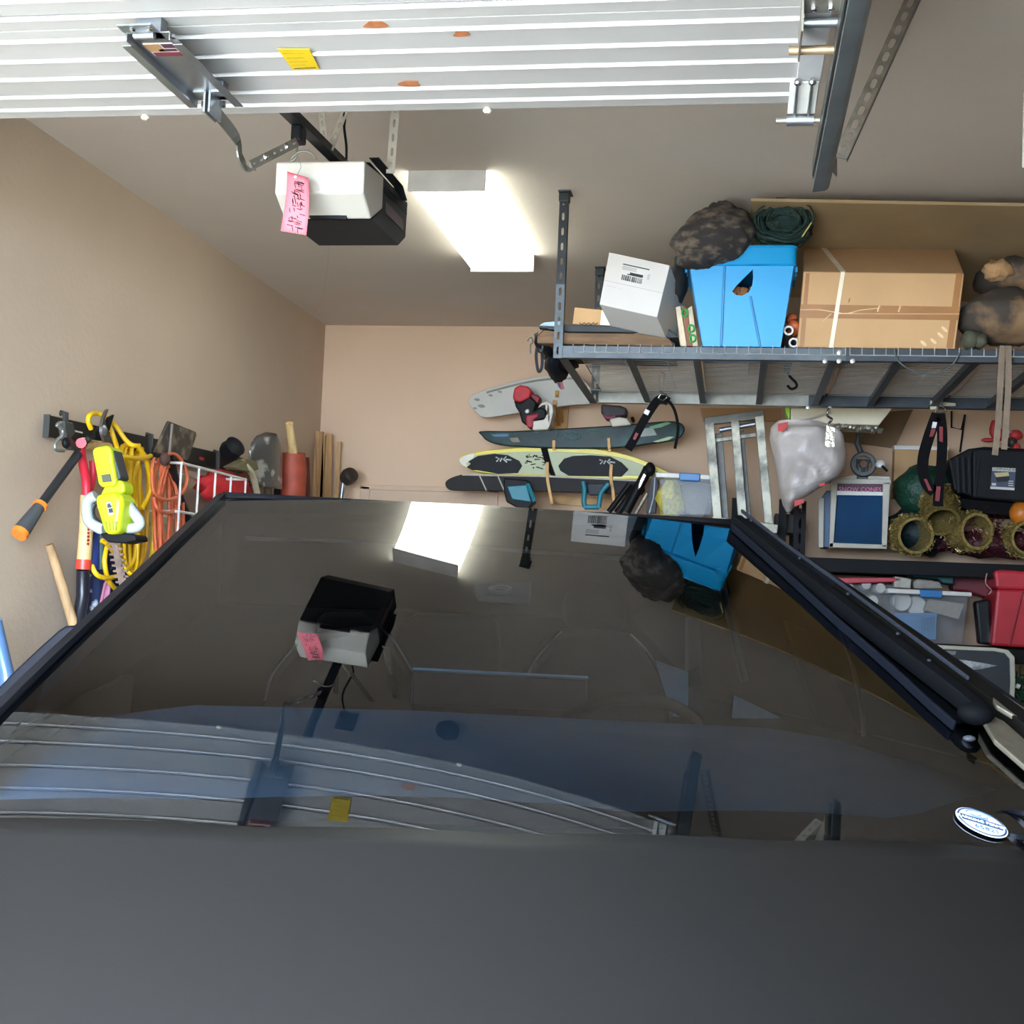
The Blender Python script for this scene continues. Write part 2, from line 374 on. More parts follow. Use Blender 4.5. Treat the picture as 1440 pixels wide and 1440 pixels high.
MB().prism([onP(*p, onS(1060, 1005, .5), UPN) for p in ((1032, 977), (1098, 1009), (1029, 1009))], UPN * -.004).build('light_patch', MATS['light_patch_pale'], truck)
MB().prism([onS(*p, .1) for p in ((1100, 870), (1170, 900), (1200, 1010), (1215, 1040), (1150, 1020), (1120, 940))], TV * .05).build('door_panel', DARK, truck, bevel=.01)
MB().tube(smooth_path([onS(*p, .5) for p in ((1180, 880), (1200, 940), (1212, 1000), (1215, 1035))], 4), .006, 6).build('door_trim', MATS['cabin_pale_grey'], truck, 60)
# mirror pod on the centre of the glass
cm = [GP(*hit(*p), -.02) for p in ((667, 807), (748, 804), (746, 829), (672, 824))]
mp = MB().prism(cm, (0, 0, -.015)).build('sensor_pod', mat('pod_grey', '#6f757c', .4), truck, bevel=.004)
cc = GP(*hit(704, 819), -.016); MB().lathe([(.026, -.004), (.026, .004), (.018, .004), (.018, -.004)], cc, (0, -.3, 1), 20, True).build('camera_ring', mat('ring_grey', '#b8bdc2', .4), mp, 40)
# side mirror at the left
def mY(pts, y): return [onY(*p, y) for p in pts]
mo = mY([(-14, 992), (-6, 970), (18, 945), (55, 910), (82, 886), (92, 880), (114, 879), (116, 886), (96, 920), (40, 970), (4, 1004), (-10, 1006)], 2.72)
sm = MB().prism(mo, (0, .12, 0)).build('side_mirror', mat('mirror_shell', '#0b0e16', .45, spec=.12), truck, 40, bevel=.012, seg=3)
# right hand pillar and long single wiper
def strip(pts, w, h, lift, m_, name, par=truck, bev=.003):
    P = [GP(*hit(*p), lift) for p in pts]; return MB().tube(P, .01, flat=(w, h), up=(.1, -.25, 1)).build(name, m_, par, bevel=bev)
def ln(a, b_, n=8): return [(a[0] + (b_[0] - a[0]) * i / n, a[1] + (b_[1] - a[1]) * i / n) for i in range(n + 1)]
RUB = mat('wiper_black', '#08090b', .75, spec=.06)
strip(ln((1046, 742), (1440, 1016), 14), .035, .03, .012, mat('pillar_rail', '#15161a', .7, spec=.08), 'a_pillar')
strip([(1180, 838), (1262, 897), (1350, 962), (1420, 1015), (1470, 1055)], .045, .03, .016, mat('pillar_cap', '#100e0b', .8, spec=.06), 'pillar_cap')
wip = strip([(1034, 744), (1100, 800), (1180, 864), (1270, 934), (1345, 992), (1384, 1024)], .03, .035, .022, RUB, 'wiper')
strip([(1030, 748), (1095, 806), (1170, 876), (1250, 946), (1310, 1002), (1342, 1030)], .008, .02, .012, mat('wiper_rubber', '#0a0d14', .7, spec=.08), 'wiper_blade', wip)
strip([(1042, 742), (1110, 796), (1190, 855), (1280, 924), (1362, 987)], .006, .01, .046, mat('wiper_edge', '#1f2127', .6, spec=.15), 'wiper_spine', wip)
for a in ((1056, 754), (1124, 809), (1192, 861), (1262, 919), (1306, 958)):
    MB().ball(GP(*hit(*a), .042), (.005, .005, .004), 8).build('wiper_clip', MATS['wiper_edge'], wip)
MB().ball(GP(*hit(1372, 1026), .03), (.035, .03, .022), 12).build('wiper_joint', RUB, wip, 60)
MB().ball(GP(*hit(1363, 1043), .006), (.012, .01, .006), 10).build('washer_jet', mat('jet_grey', '#3a3c40', .5, spec=.2), wip, 60)
STEEL = mat('brushed_steel', '#7d7565', .45, .7, .15, 30)
mbp = [GP(*hit(*p), .022) for p in ((1378, 1022), (1386, 1017), (1412, 1030), (1450, 1064), (1450, 1102), (1398, 1056))]
MB().prism(mbp, (0, 0, -.012)).build('steel_corner', STEEL, truck, bevel=.003)
mbp = [GP(*hit(*p), .03) for p in ((1388, 990), (1410, 996), (1450, 1022), (1450, 1042), (1400, 1012))]
MB().prism(mbp, (0, 0, -.012)).build('steel_rail', STEEL, truck, bevel=.003)
cq = GP(*hit(1434, 1164), .004)
MB().lathe([(.05, -.002), (.05, .006), (.044, .006), (.044, -.002)], cq, (0, -.3, 1), 24, True).build('cowl_ring', TRIM, truck, 40)
# parking permit sticker behind the lower corner of the glass
cs = hit(1379, 1160)
du = (GP(cs[0] + .01, cs[1]) - GP(cs[0], cs[1])).normalized(); dv = (GP(cs[0], cs[1] - .01) - GP(cs[0], cs[1])).normalized()
a_, b_ = hit(1343, 1149), hit(1415, 1171)
ex = (GP(*b_) - GP(*a_)); hw = ex.length / 2; ex.normalize()
nn = ex.cross(dv).normalized(); nn = nn if nn.z > 0 else -nn; ey = nn.cross(ex)
sc_ = (GP(*a_) + GP(*b_)) / 2 + nn * .004; hh = .040
oval = lambda f, z: [sc_ + ex * (hw * f * math.cos(t)) + ey * (hh * f * math.sin(t)) + nn * z for t in [i * math.pi / 20 for i in range(40)]]
STK = mat('sticker_white', '#e6f2fb', .5); NAVY = mat('sticker_navy', '#27406b', .5)
st = MB().prism(oval(1, 0), nn * .001).build('permit_sticker', STK, truck)
st['label'] = 'white and navy oval parking permit sticker'
MB().holed(oval(.95, .0015), [list(reversed(oval(.88, .0015)))], nn * .0003).build('sticker_rim', NAVY, st)
o_ = sc_ + nn * .0015; hb = .009
MB().prism([o_ + ex * x + ey * y for x, y in ((-.80 * hw, -hb * .9), (.80 * hw, -hb * .9), (.83 * hw, hb), (-.83 * hw, hb))], nn * .0003).build('sticker_band', NAVY, st)
text('PARKING PERMIT', .0105, frame(o_ + nn * .0006, ex, ey), STK, st)
text('65821', .017, frame(o_ - ey * .020 + nn * .0003 + ex * .004, ex, ey), mat('sticker_grey', '#6d7f95', .5), st)
for i, (r0, a0, a1) in enumerate(((.017, .4, 3.4), (.011, 3.2, 6.6), (.017, 3.7, 5.4))):
    MB().tube([o_ + ey * .021 + ex * (r0 * 1.3 * math.cos(a0 + (a1 - a0) * t / 10)) + ey * (r0 * .62 * math.sin(a0 + (a1 - a0) * t / 10)) for t in range(11)], .0012, 4).build('emblem_stroke', MATS['sticker_grey'], st)
MB().ball(o_ + ey * .021, (.004, .004, .001), 8).build('emblem_dot', MATS['sticker_grey'], st)
# ------------------------------------------------------------------ overhead sectional door, seen from below
ZDR = 1.5 + 1.16075
DOORM = mat('door_white_steel', '#b1b0ad', .42, 0, .05, 4, .02, 90)
def doory(py): return onZ(500, py, ZDR).y
door = thing('garage_door', 'white ribbed sectional garage door raised flat overhead', 'garage door', (-1.1, 1.8, ZDR))
ribs1 = [doory(y) for y in (45, 74.3, 100.5, 126.5, 145)]
ye, ys = doory(157), doory(29)
xl_, xr_ = -2.37, .105
def section(y0, y1, ribs):
    p = [(y0 + .002, 0)]
    for r in sorted(ribs): p += [(r - .014, 0), (r - .006, .010), (r + .001, -.004), (r + .006, 0)]
    p += [(y1 - .002, 0)]
    q = [V((xl_, y, ZDR + z)) for y, z in p] + [V((xl_, y1 - .002, ZDR + .04)), V((xl_, y0 + .002, ZDR + .04))]
    o = MB().prism(q, (xr_ - xl_, 0, 0)).build('door_section', DOORM, door)
    for x0 in (xr_ - .002, xl_ - .05):
        MB().span((x0, y0 + .004, ZDR - .010), (x0 + .052, y1 - .004, ZDR + .04)).build('end_stile', mat('stile_white', '#b7b8b9', .4), o, bevel=.002)
    return o
section(ys, ye, ribs1)
dy = ye - ys
for k in (1, 2, 3): section(ys - dy * k, ye - dy * k, [r - dy * k for r in ribs1] + [doory(9.5) - dy * (k - 1)])
RUST = mat('rust', '#a5673f', .8, 0, .25, 40)
for c, w, h in (((528, 35), 16, 6), ((648, 48), 11, 5), ((577, 118), 15, 5)):
    pts = [onZ(c[0] + w * math.cos(t) * (1 + .25 * math.sin(3 * t + c[0])), c[1] + h * math.sin(t) * (1 + .2 * math.cos(2 * t)), ZDR - .0015) for t in [i * math.pi / 8 for i in range(16)]]
    MB().prism(pts, (0, 0, .001)).build('rust_spot', RUST, door)
YEL = mat('warning_yellow', '#d8b81d', .5, 0, .05)
yl = [onZ(*p, ZDR - .005) for p in ((390, 69), (435, 69), (449, 97), (412, 99))]
yo = MB().prism(yl, (0, 0, .001)).build('warning_label', YEL, door)
INK = mat('black_ink', '#222222', .6)
for t, w in ((.2, .8), (.42, .7), (.6, .75), (.76, .6), (.92, .95)):
    a = yl[0].lerp(yl[3], t).lerp(yl[1].lerp(yl[2], t), .08); b_ = yl[0].lerp(yl[3], t).lerp(yl[1].lerp(yl[2], t), .08 + .86 * w)
    MB().tube([a, b_], .01, flat=(.0012 if t < .9 else .004, .0006), up=(0, 0, 1)).build('print_line', INK if t > .9 else mat('faded_ink', '#7d6a18', .6), yo)
# operator bracket on the door
zb = ZDR - .035
br = [onZ(*p, zb) for p in ((181, 50), (243, 50), (364, 160), (300, 158))]
x0, x1 = br[0].x, br[1].x
y0_, y1_ = br[0].y - .01, onZ(310, 150, zb - .016).y
mb = MB(); mb.span((x0, y0_, zb), (x1, y1_, zb + .003))
for x, sg in ((x0, -1), (x1, 1)):
    mb.prism([V((x, y0_, zb)), V((x, y1_, zb)), V((x, y1_, zb - .0)), V((x, y0_, zb))], (0.001, 0, 0)) if 0 else mb.span((x - .0015, y0_, zb - .016), (x + .0015, y1_, zb))
    mb.span((x - .0015 if sg > 0 else x - .02, y0_ + .02, zb - .018), (x + .02 if sg > 0 else x + .0015, y1_, zb - .016))
mb.span((x0 + .02, y0_, zb), (x1 - .02, y0_ + .03, ZDR)); mb.span((x0 + .02, y1_ - .03, zb), (x1 - .02, y1_, ZDR))
bk = mb.build('operator_bracket', mat('bracket_zinc', '#8d9093', .35, .8, .12, 10), door, bevel=.001)
lb = [V((x0 + a * (x1 - x0), y0_ + c, zb - .001)) for a, c in ((.12, .05), (.95, .05), (.95, .115), (.12, .115))]
lo = MB().prism(lb, (0, 0, .001)).build('bracket_label', mat('label_white', '#cfcac4', .5), bk)
def quad(L, a0, a1, c0, c1, nm, m_, par):
    f = lambda a, c: L[0].lerp(L[1], a).lerp(L[3].lerp(L[2], a), c) - V((0, 0, .001))
    MB().prism([f(a0, c0), f(a1, c0), f(a1, c1), f(a0, c1)], (0, 0, .0008)).build(nm, m_, par)
quad(lb, 0, .45, .05, .6, 'label_picture', mat('label_tan', '#a07a55', .5), lo); quad(lb, .5, .98, .05, .35, 'label_print', mat('label_plum', '#4a2f3c', .5), lo)
quad(lb, .3, .8, .42, .6, 'label_print', MATS['label_plum'], lo); quad(lb, .05, .95, .68, .98, 'label_print', mat('label_maroon', '#6d2f38', .5), lo)
hp = MB(); hp.tube([V((x0 + .02, y0_ - .005, zb - .008)), V((x1 - .03, y0_ - .005, zb - .008))], .008, 10); hp.span((x0, y0_ - .045, zb - .004), (x1 - .02, y0_ - .01, zb))
hp.build('hinge', GALV, bk, 40)
for fx, fy in ((.3, -.03), (.7, -.03), (1.02, .01), (.98, 1)):
    MB().lathe([(.007, 0), (.007, -.006), (.003, -.008)], (x0 + fx * (x1 - x0), y0_ + (fy if fy < 1 else y1_ - y0_ - .01), zb - .002), (0, 0, 1), 6).build('bolt', CHR, bk)
cl = MB(); xc = x0 + .52 * (x1 - x0)
for d in (-.006, .006): cl.span((xc + d - .002, y1_ - .06, zb - .05), (xc + d + .002, y1_ + .01, zb))
for d in (-.02, .02): cl.span((xc + d - .014, y1_ - .06, zb - .004), (xc + d + .014, y1_ - .03, zb))
cl.build('clevis', GALV, bk)
for d in (-.022, .022): MB().lathe([(.008, 0), (.008, -.012), (.004, -.014)], (xc + d, y1_ - .02, zb - .012), (0, 0, 1), 6).build('bolt', CHR, bk)
# end hinge and bottom corner bracket with rollers
ZT = 1.5 + 1.0986
hg = MB(); hx0, hx1 = onZ(1128, 20, ZDR - .03).x, onZ(1182, 20, ZDR - .03).x; hy = ys + .01
for x in (hx0, hx1): hg.span((x - .002, hy - .07, ZDR - .075), (x + .002, hy + .075, ZDR - .008))
hg.span((hx0, hy - .07, ZDR - .014), (hx1, hy - .01, ZDR - .008)); hg = hg.build('roller_hinge', GALVD, door)
MB().tube([V((hx0, hy - .002, ZDR - .03)), V((hx1, hy - .002, ZDR - .03))], .010, 10).build('hinge_barrel', GALV, hg, 40)
MB().tube([V((hx0 - .02, hy + .055, ZDR - .06)), V((hx1 + .01, hy + .055, ZDR - .06))], .009, 10).build('roller_stem', mat('brass_zinc', '#b59a75', .4, .6), hg, 40)
for d in (.3, .75): MB().lathe([(.007, 0), (.007, -.007), (.003, -.009)], (hx0 + d * (hx1 - hx0), hy - .035, ZDR - .014), (0, 0, 1), 6).build('bolt', CHR, hg)
MB().lathe([(.006, 0), (.006, -.01)], ((hx0 + hx1) / 2 + .015, hy + .03, ZDR - .01), (0, 0, 1), 8).build('bolt', CHR, hg)
bb = [onZ(*p, ZDR - .016) for p in ((1111, 117), (1152, 114))]
yb0, yb1 = bb[0].y, onZ(1111, 157, ZDR - .03).y
cb = MB(); cb.hexa([V((bb[0].x, yb0, ZDR - .016)), V((bb[1].x, yb0, ZDR - .016)), V((bb[1].x, yb1, ZDR - .035)), V((bb[0].x, yb1, ZDR - .035)), V((bb[0].x, yb0, ZDR - .012)), V((bb[1].x, yb0, ZDR - .012)), V((bb[1].x, yb1, ZDR - .031)), V((bb[0].x, yb1, ZDR - .031))])
cb = cb.build('bottom_bracket', mat('bracket_white', '#e3e2da', .35), door, bevel=.001)
for t in (.26, .76):
    x = bb[0].x + t * (bb[1].x - bb[0].x)
    MB().tube([V((x, yb0 - .012, ZDR - .022)), V((x, yb1, ZDR - .040))], .0035, 6).build('spring_clip', GALV, cb)
    MB().ball((x, yb0 - .014, ZDR - .02), .009, 8).build('bolt', CHR, cb, 60)
MB().tube([V((bb[0].x - .001, yb1 + .012, ZDR - .046)), V((bb[1].x - .002, yb1 + .012, ZDR - .046))], .013, 10).build('roller_tube', GALV, cb, 40)
MB().tube([V((bb[0].x - .025, yb1 + .012, ZDR - .046)), V((.19, yb1 + .012, ZDR - .046))], .007, 8).build('roller_stem', GALVD, cb, 40)
MB().lathe([(.02, -.006), (.022, 0), (.02, .006)], (.178, yb1 + .012, ZDR - .046), (1, 0, 0), 14).build('roller', WHT, cb, 40)
for px in (204, 690): MB().lathe([(.008, 0), (.011, -.006), (.006, -.012)], (onZ(px, 162, ZDR).x, ye - .004, ZDR), (0, 0, 1), 10).build('seal_button', mat('old_ivory', '#d8d0b8', .6), door, 40)
# ------------------------------------------------------------------ door track and its perforated hanger
def perforated(a, b_, w, n, nrm, th=.002, hole=.32, hl=.45, flange=0, fdir=None):
    a, b_ = V(a), V(b_); d = (b_ - a); L = d.length; d.normalize(); nrm = V(nrm); x = d.cross(nrm).normalized(); nrm = x.cross(d).normalized()
    out = [a - x * w / 2, b_ - x * w / 2, b_ + x * w / 2, a + x * w / 2]; hs = []
    for i in range(n):
        c = a + d * (L * (i + .5) / n); r, l = w * hole / 2, min(w * hl, L / n * .36)
        hs.append([c + x * r * q[0] + d * l * q[1] for q in ((-1, -.6), (-.5, -1), (.5, -1), (1, -.6), (1, .6), (.5, 1), (-.5, 1), (-1, .6))])
    mb = MB().holed(out, hs, nrm * th)
    if flange: mb.prism([out[2], out[1 + 0] + x * w, out[1] + x * w + nrm * flange, out[2] + nrm * flange], x * th)
    return mb
track = thing('door_track', 'grey steel door track with rounded end at the right edge of the raised door', 'track', (.195, 2.0, ZT))
xt, yt = .197, 3.455
arc = [(.017 * math.cos(t), .017 * math.sin(t) - .004) for t in [math.radians(d) for d in range(-80, 81, 20)]]
prof = [(-.028, .013)] + [(-.026, .016)] + arc[::-1] + [(-.026, -.024), (-.028, -.021), ] + [(x * .8, z * .8 - .001) for x, z in arc]
MB().prism([V((xt + x, .85, ZT + z)) for x, z in prof], (0, yt - .85, 0)).build('track_rail', mat('track_grey', '#767d80', .4, .6, .15, 10), track, 50)
MB().span((xt - .034, .85, ZT - .02), (xt - .030, yt - .12, ZT + .018)).build('track_lip', mat('track_dark', '#4a4b48', .5, .5), track)
MB().prism([V((xt + .004, yt - .10, ZT + .010)), V((xt + .03, yt - .05, ZT + .0)), V((xt + .03, yt - .03, ZT + .055)), V((xt + .004, yt - .06, ZT + .055))], (.002, 0, 0)).build('end_gusset', GALV, track)
a, c = onY(1181, 222, 3.44), onZ(1293, -24, ZC - .002)
PERFM = mat('perforated_zinc', '#857f74', .5, .5, .3, 30)
perforated(a, c, .036, 13, (0, -1, .25), hole=.4).build('hanger_angle', PERFM, track)
d = (c - a).normalized(); s_ = V((.018, 0, -.006))
MB().tube([a + s_, c + s_], .01, flat=(.002, .03), up=(0, -1, .2)).build('hanger_flange', mat('hanger_edge', '#77706a', .5, .5), track)
# hanger for the neighbouring door, cut by the right edge of the frame
p2 = onY(1446, 236, 3.42)
h2 = thing('hanger_strap', 'white perforated strap hanging from ceiling at far right edge', 'strap', (p2.x, 3.42, ZC - .002))
perforated((p2.x, 3.42, p2.z), (p2.x, 3.42, ZC), .03, 8, (0, -1, 0)).build('strap_plate', mat('strap_white', '#a8a498', .5), h2)
track2 = thing('door_track', 'second bay door track mirrored low in the windshield at right', 'track', (.75, 2.0, ZT))
MB().prism([V((.755 + x, .85, ZT + z)) for x, z in prof], (0, 2.70, 0)).build('track_rail', MATS['track_grey'], track2, 50)
gus = [V((.715, 3.30, ZT + .02)), V((.715, 3.46, ZT + .02)), V((.715, 3.30, ZT + .16))]
mid = [gus[0].lerp(gus[1], .25).lerp(gus[2], .2), gus[0].lerp(gus[1], .5).lerp(gus[2], .2), gus[0].lerp(gus[1], .25).lerp(gus[2], .45)]
MB().holed(gus, [list(reversed(mid))], (.003, 0, 0)).build('end_gusset', MATS['strap_white'], track2)
# ------------------------------------------------------------------ opener motor hung behind the door
YO = 3.5365
xa, xb = onY(387, 224, YO).x, onY(512, 226, YO).x; xm = (xa + xb) / 2
op = thing('door_opener', 'white and black garage door opener motor hung below ceiling', 'opener', (xm, YO + .2, onX(560, 345, xb).z))
cov = [onX(*p, xb) for p in ((513, 226), (526, 237), (540, 249), (538, 294), (522, 308), (511, 271))]
MB().prism(cov, (xa - xb, 0, 0)).build('light_cover', mat('lens_cover_white', '#b3aea2', .4, 0, .02), op, bevel=.006)
bod = [onX(*p, xb) for p in ((521, 228), (574, 285), (571, 334), (561, 345), (523, 309), (538, 295), (540, 250))]
bo = MB().prism([p + V((-.002, 0, 0)) for p in bod], (xa - xb + .004, 0, 0)).build('motor_body', mat('opener_black', '#1b1e20', .55, 0, .08, 10, .06, 160, spec=.3), op, bevel=.004)
for i in range(3):
    q = [onX(541 + i * 2.5, 262 + i * 5.5, xb + .003), onX(572, 291 + i * 5, xb + .003)]
    MB().tube(q, .002, 4).build('side_ridge', BLK, bo)
MB().prism([onX(*p, xb + .001) for p in ((543, 284), (566, 309), (567, 325), (543, 300))], (.001, 0, 0)).build('side_label', mat('label_wine', '#4c3236', .5), bo)
MB().prism([onY(*p, YO + .085) for p in ((435, 301), (487, 303), (487, 308), (435, 306))], (0, .02, 0)).build('cover_notch', BLK, bo)
# drive rail, trolley, arms
r0, r1 = onX(470, 224, xm), onX(402, 158, xm); dr = (r0 - r1)
rail = thing('drive_rail', 'black steel opener rail running from motor toward the door', 'rail', r0)
mb = MB(); e_ = r0 - dr * 3.2
mb.tube([r0 + dr * .3, e_], .01, flat=(.034, .008), up=(0, 0, 1)); mb.tube([r0 + dr * .3 + V((0, 0, .016)), e_ + V((0, 0, .016))], .01, flat=(.010, .03), up=(0, 0, 1))
mb.build('rail_bar', BLKM, rail, bevel=.001)
tr = onX(420, 190, xm); MB().box(tr, (.03, .05, .045)).build('trolley', BLK, rail, bevel=.006)
MB().tube(smooth_path([onY(*p, 3.36) for p in ((418, 205), (416, 222), (408, 226), (420, 214), (436, 214), (445, 224))], 4), .003, 6).build('release_wire', GALVD, rail, 60)
arm = thing('opener_linkage', 'bent galvanised arm linking door bracket to trolley', 'arm', V((xc, y1_, zb - .1)))
ca = [V((xc, y1_ - .005, zb - .03)), onY(333, 195, 3.06), onY(337, 218, 3.08), onY(346, 235, 3.12), onY(355, 238, 3.14)]
MB().tube(smooth_path(ca, 5), .01, flat=(.004, .028), up=(0, 1, .3)).build('curved_arm', mat('arm_zinc', '#77756c', .45, .7), arm)
sa, sb = onY(352, 233, 3.13), onY(417, 200, 3.33)
perforated(sa, sb, .024, 7, (.25, -.75, -.3), .003, .22, .3).build('straight_arm', GALVD, arm)
for t in (.32, .78): MB().lathe([(.008, 0), (.008, .008), (.004, .010)], sa.lerp(sb, t) + V((0, -.003, 0)), (0, -1, 0), 6).build('bolt', CHR, arm)
# straps that hold the motor
hs = thing('opener_hanger', 'perforated steel straps holding the opener to ceiling', 'strap', (xm, YO + .2, ZC - .002))
q = onY(549, 244, 3.74); perforated(q, (q.x + .012, 3.74, ZC), .026, 9, (0, -1, 0), hole=.3).build('hanger_strap', mat('strap_zinc', '#aba596', .5, .4), hs)
for p, w in (((458, 208), (452, 160)), ((463, 214), (484, 160))):
    perforated(onY(*p, 3.62), onY(*w, 3.62) + (onY(*w, 3.62) - onY(*p, 3.62)) * 1.5, .02, 9, (0, -1, 0), hole=.3).build('hanger_strap', MATS['strap_zinc'], hs)
q2 = onX(532, 238, xb + .01); MB().tube([onX(526, 222, xb), onX(560, 262, xb), onX(566, 282, xb)], .01, flat=(.002, .03), up=(1, 0, 0)).build('mount_bracket', BLKM, hs)
cd = [onY(*p, 3.66) for p in ((487, 224), (487, 205), (484, 180), (483, 158))] + [V((-1.20, 3.58, 2.98)), V((-1.19, 3.53, 3.07))]
cord = MB().tube(smooth_path(cd, 5), .004, 8).build('power_cord', BLK, None, 60); tag(cord, 'thin black power cord rising from opener to ceiling', 'cord')
ou = thing('ceiling_outlet', 'ceiling outlet with a black plug, seen mirrored in windshield left of centre', 'outlet', (-1.19, 3.52, ZC))
MB().span((-1.23, 3.46, ZC - .008), (-1.15, 3.58, ZC)).build('outlet_plate', BLKM, ou, bevel=.002)
MB().lathe([(.018, 0), (.024, .012), (.024, .04), (.010, .055)], (-1.19, 3.53, ZC - .008), (0, 0, -1), 14).build('plug', BLK, ou, 40)
dm = thing('ceiling_lump', 'dark lumpy object on the ceiling, mirrored near the windshield centre', 'object', (-.765, 3.56, ZC))  # unidentified dark lump, added for the dark spot mirrored in the windshield
MB().ball((-.765, 3.56, ZC - .035), (.05, .06, .045), 14, amp=.2, freq=2, seed=4).build('lump_body', BLK, dm, 60)
MB().tube([V((-.765, 3.56, ZC - .02)), V((-.765, 3.56, ZC))], .03, 12).build('lump_base', BLK, dm)
# pink inspection tag on a string
tg = thing('paper_tag', 'pink handwritten paper tag hanging on string in front of opener', 'tag', onY(415, 328, 3.49))
TP = [(404, 241), (434, 250), (437, 262), (431, 331), (395, 325), (401, 270)]
L4 = [onY(*p, 3.49) for p in ((404, 241), (434, 250), (431, 331), (395, 325))]
PINK = mat('pink_paper', '#e8727c', .7, 0, .04)
MB().grid(lambda a, c: L4[0].lerp(L4[1], a).lerp(L4[3].lerp(L4[2], a), c) + V((0, -.012 * math.sin(c * 3.0), 0)) + V((.008 * math.sin(c * 3.14), 0, 0)), 4, 12).build('tag_sheet', PINK, tg, 180, thick=.0008)
def tagpt(a, c): return L4[0].lerp(L4[1], a).lerp(L4[3].lerp(L4[2], a), c) + V((.008 * math.sin(c * 3.14), -.0015 - .012 * math.sin(c * 3.0), 0))
random.seed(3)
for i in range(60):
    a0 = random.uniform(.2, .7); c0 = random.uniform(.12, .93); l = random.uniform(.1, .25); v_ = random.random() < .45
    MB().tube([tagpt(a0, c0), tagpt(a0 + (.05 if v_ else l), c0 + (l * .35 if v_ else .01))], .0011, 4).build('handwriting', INK, tg)
MB().tube(smooth_path([onY(*p, 3.49) for p in ((416, 248), (423, 236), (421, 226), (418, 218), (418, 205))], 4), .0007, 4).build('string', mat('string', '#6a6258', .8), tg)
MB().lathe([(.004, 0), (.004, .002)], tagpt(.4, .06), (0, -1, 0), 8).build('eyelet', mat('eyelet', '#e9e4dc', .5), tg)
# ------------------------------------------------------------------ fluorescent fixture
fz, fy0, fy1 = 1.5 + 1.542, 4.885, 6.15
fx0, fx1 = -1.279, -.982
fix = thing('ceiling_light', 'lit white wraparound fluorescent fixture on the ceiling', 'ceiling light', ((fx0 + fx1) / 2, (fy0 + fy1) / 2, ZC))
CAPM = mat('fixture_white', '#c9c6c0', .5)
MB().span((fx0 + .02, fy0 + .013, ZC - .014), (fx1 - .02, fy1, ZC)).build('housing', CAPM, fix)
for y in (fy0, fy1 - .012): MB().prism([V((fx0 - .004, y, ZC)), V((fx1 + .004, y, ZC)), V((fx1 + .004, y, fz - .004)), V((fx0 - .004, y, fz - .004))], (0, .012, 0)).build('end_cap', CAPM, fix, bevel=.003)
LENS = bpy.data.materials.new('lit_lens'); LENS.use_nodes = True
pb = LENS.node_tree.nodes['Principled BSDF']; pb.inputs['Base Color'].default_value = (.9, .92, .9, 1); pb.inputs['Emission Color'].default_value = (.93, 1, .90, 1); pb.inputs['Emission Strength'].default_value = 3.6; pb.inputs['Roughness'].default_value = .4
MB().prism([V((fx0, fy0 + .012, ZC - .015)), V((fx0, fy0 + .012, fz + .012)), V((fx0 + .012, fy0 + .012, fz)), V((fx1 - .012, fy0 + .012, fz)), V((fx1, fy0 + .012, fz + .012)), V((fx1, fy0 + .012, ZC - .015))], (0, fy1 - fy0 - .024, 0)).build('lens', LENS, fix)
# ------------------------------------------------------------------ overhead storage rack
RY0, RY1, RXL, RXR = 5.174, 6.385, -.711, 1.75
RZ = 2.451; DZ = RZ + .048                    # underside of the frame, deck level
rack = thing('ceiling_rack', 'dark steel ceiling-hung storage rack with wire deck, loaded with boxes', 'rack', ((RXL + RXR) / 2, (RY0 + RY1) / 2, RZ))
BEAM = mat('rack_grey', '#363b40', .5, .4, .2, 12); BEAMG = mat('rack_galvanised', '#95948b', .5, .3, .2, 16)
xs = onY(1190, 505, RY0).x
def cbeam(x0, x1, y, face, m_, nm, h=.048):
    mb = MB(); mb.span((x0, y - .0015, RZ), (x1, y + .0015, RZ + h)); mb.span((x0, min(y, y + face), RZ), (x1, max(y, y + face), RZ + .003)); mb.span((x0, min(y, y + face), RZ + h - .003), (x1, max(y, y + face), RZ + h))
    return mb.build(nm, m_, rack, bevel=.001)
cbeam(RXL, xs, RY0, .035, mat('rack_zinc', '#50565a', .5, .4, .25, 12), 'front_beam'); cbeam(xs, RXR, RY0, .035, BEAM, 'front_beam')
xg = onY(1137, 570, RY1).x
cbeam(RXL, xg, RY1, -.035, BEAMG, 'back_beam', .062); cbeam(xg, RXR, RY1, -.035, BEAM, 'back_beam', .062)
mb = MB(); mb.span((RXL - .002, RY0, RZ), (RXL + .002, RY1, RZ + .048)); mb.span((RXL, RY0, RZ), (RXL + .035, RY1, RZ + .003)); mb.build('side_beam', BEAM, rack, bevel=.001)
for px in (884, 979, 1075, 1172, 1267, 1375, 1475):
    x = onY(px, 508, RY0).x; mb = MB()
    mb.span((x - .002, RY0 + .004, RZ + .004), (x + .002, RY1 - .004, RZ + .044)); mb.span((x - .014, RY0 + .004, RZ + .004), (x + .016, RY1 - .004, RZ + .008))
    mb.build('joist', mat('joist_grey', '#454b4f', .5, .4, .2, 12), rack, bevel=.001)
WIRE = mat('zinc_wire', '#c3c5c4', .4, .5)
xe = [RXL + .05, onY(983, 497, RY0).x, onY(1192, 497, RY0).x, onY(1404, 497, RY0).x, RXR]
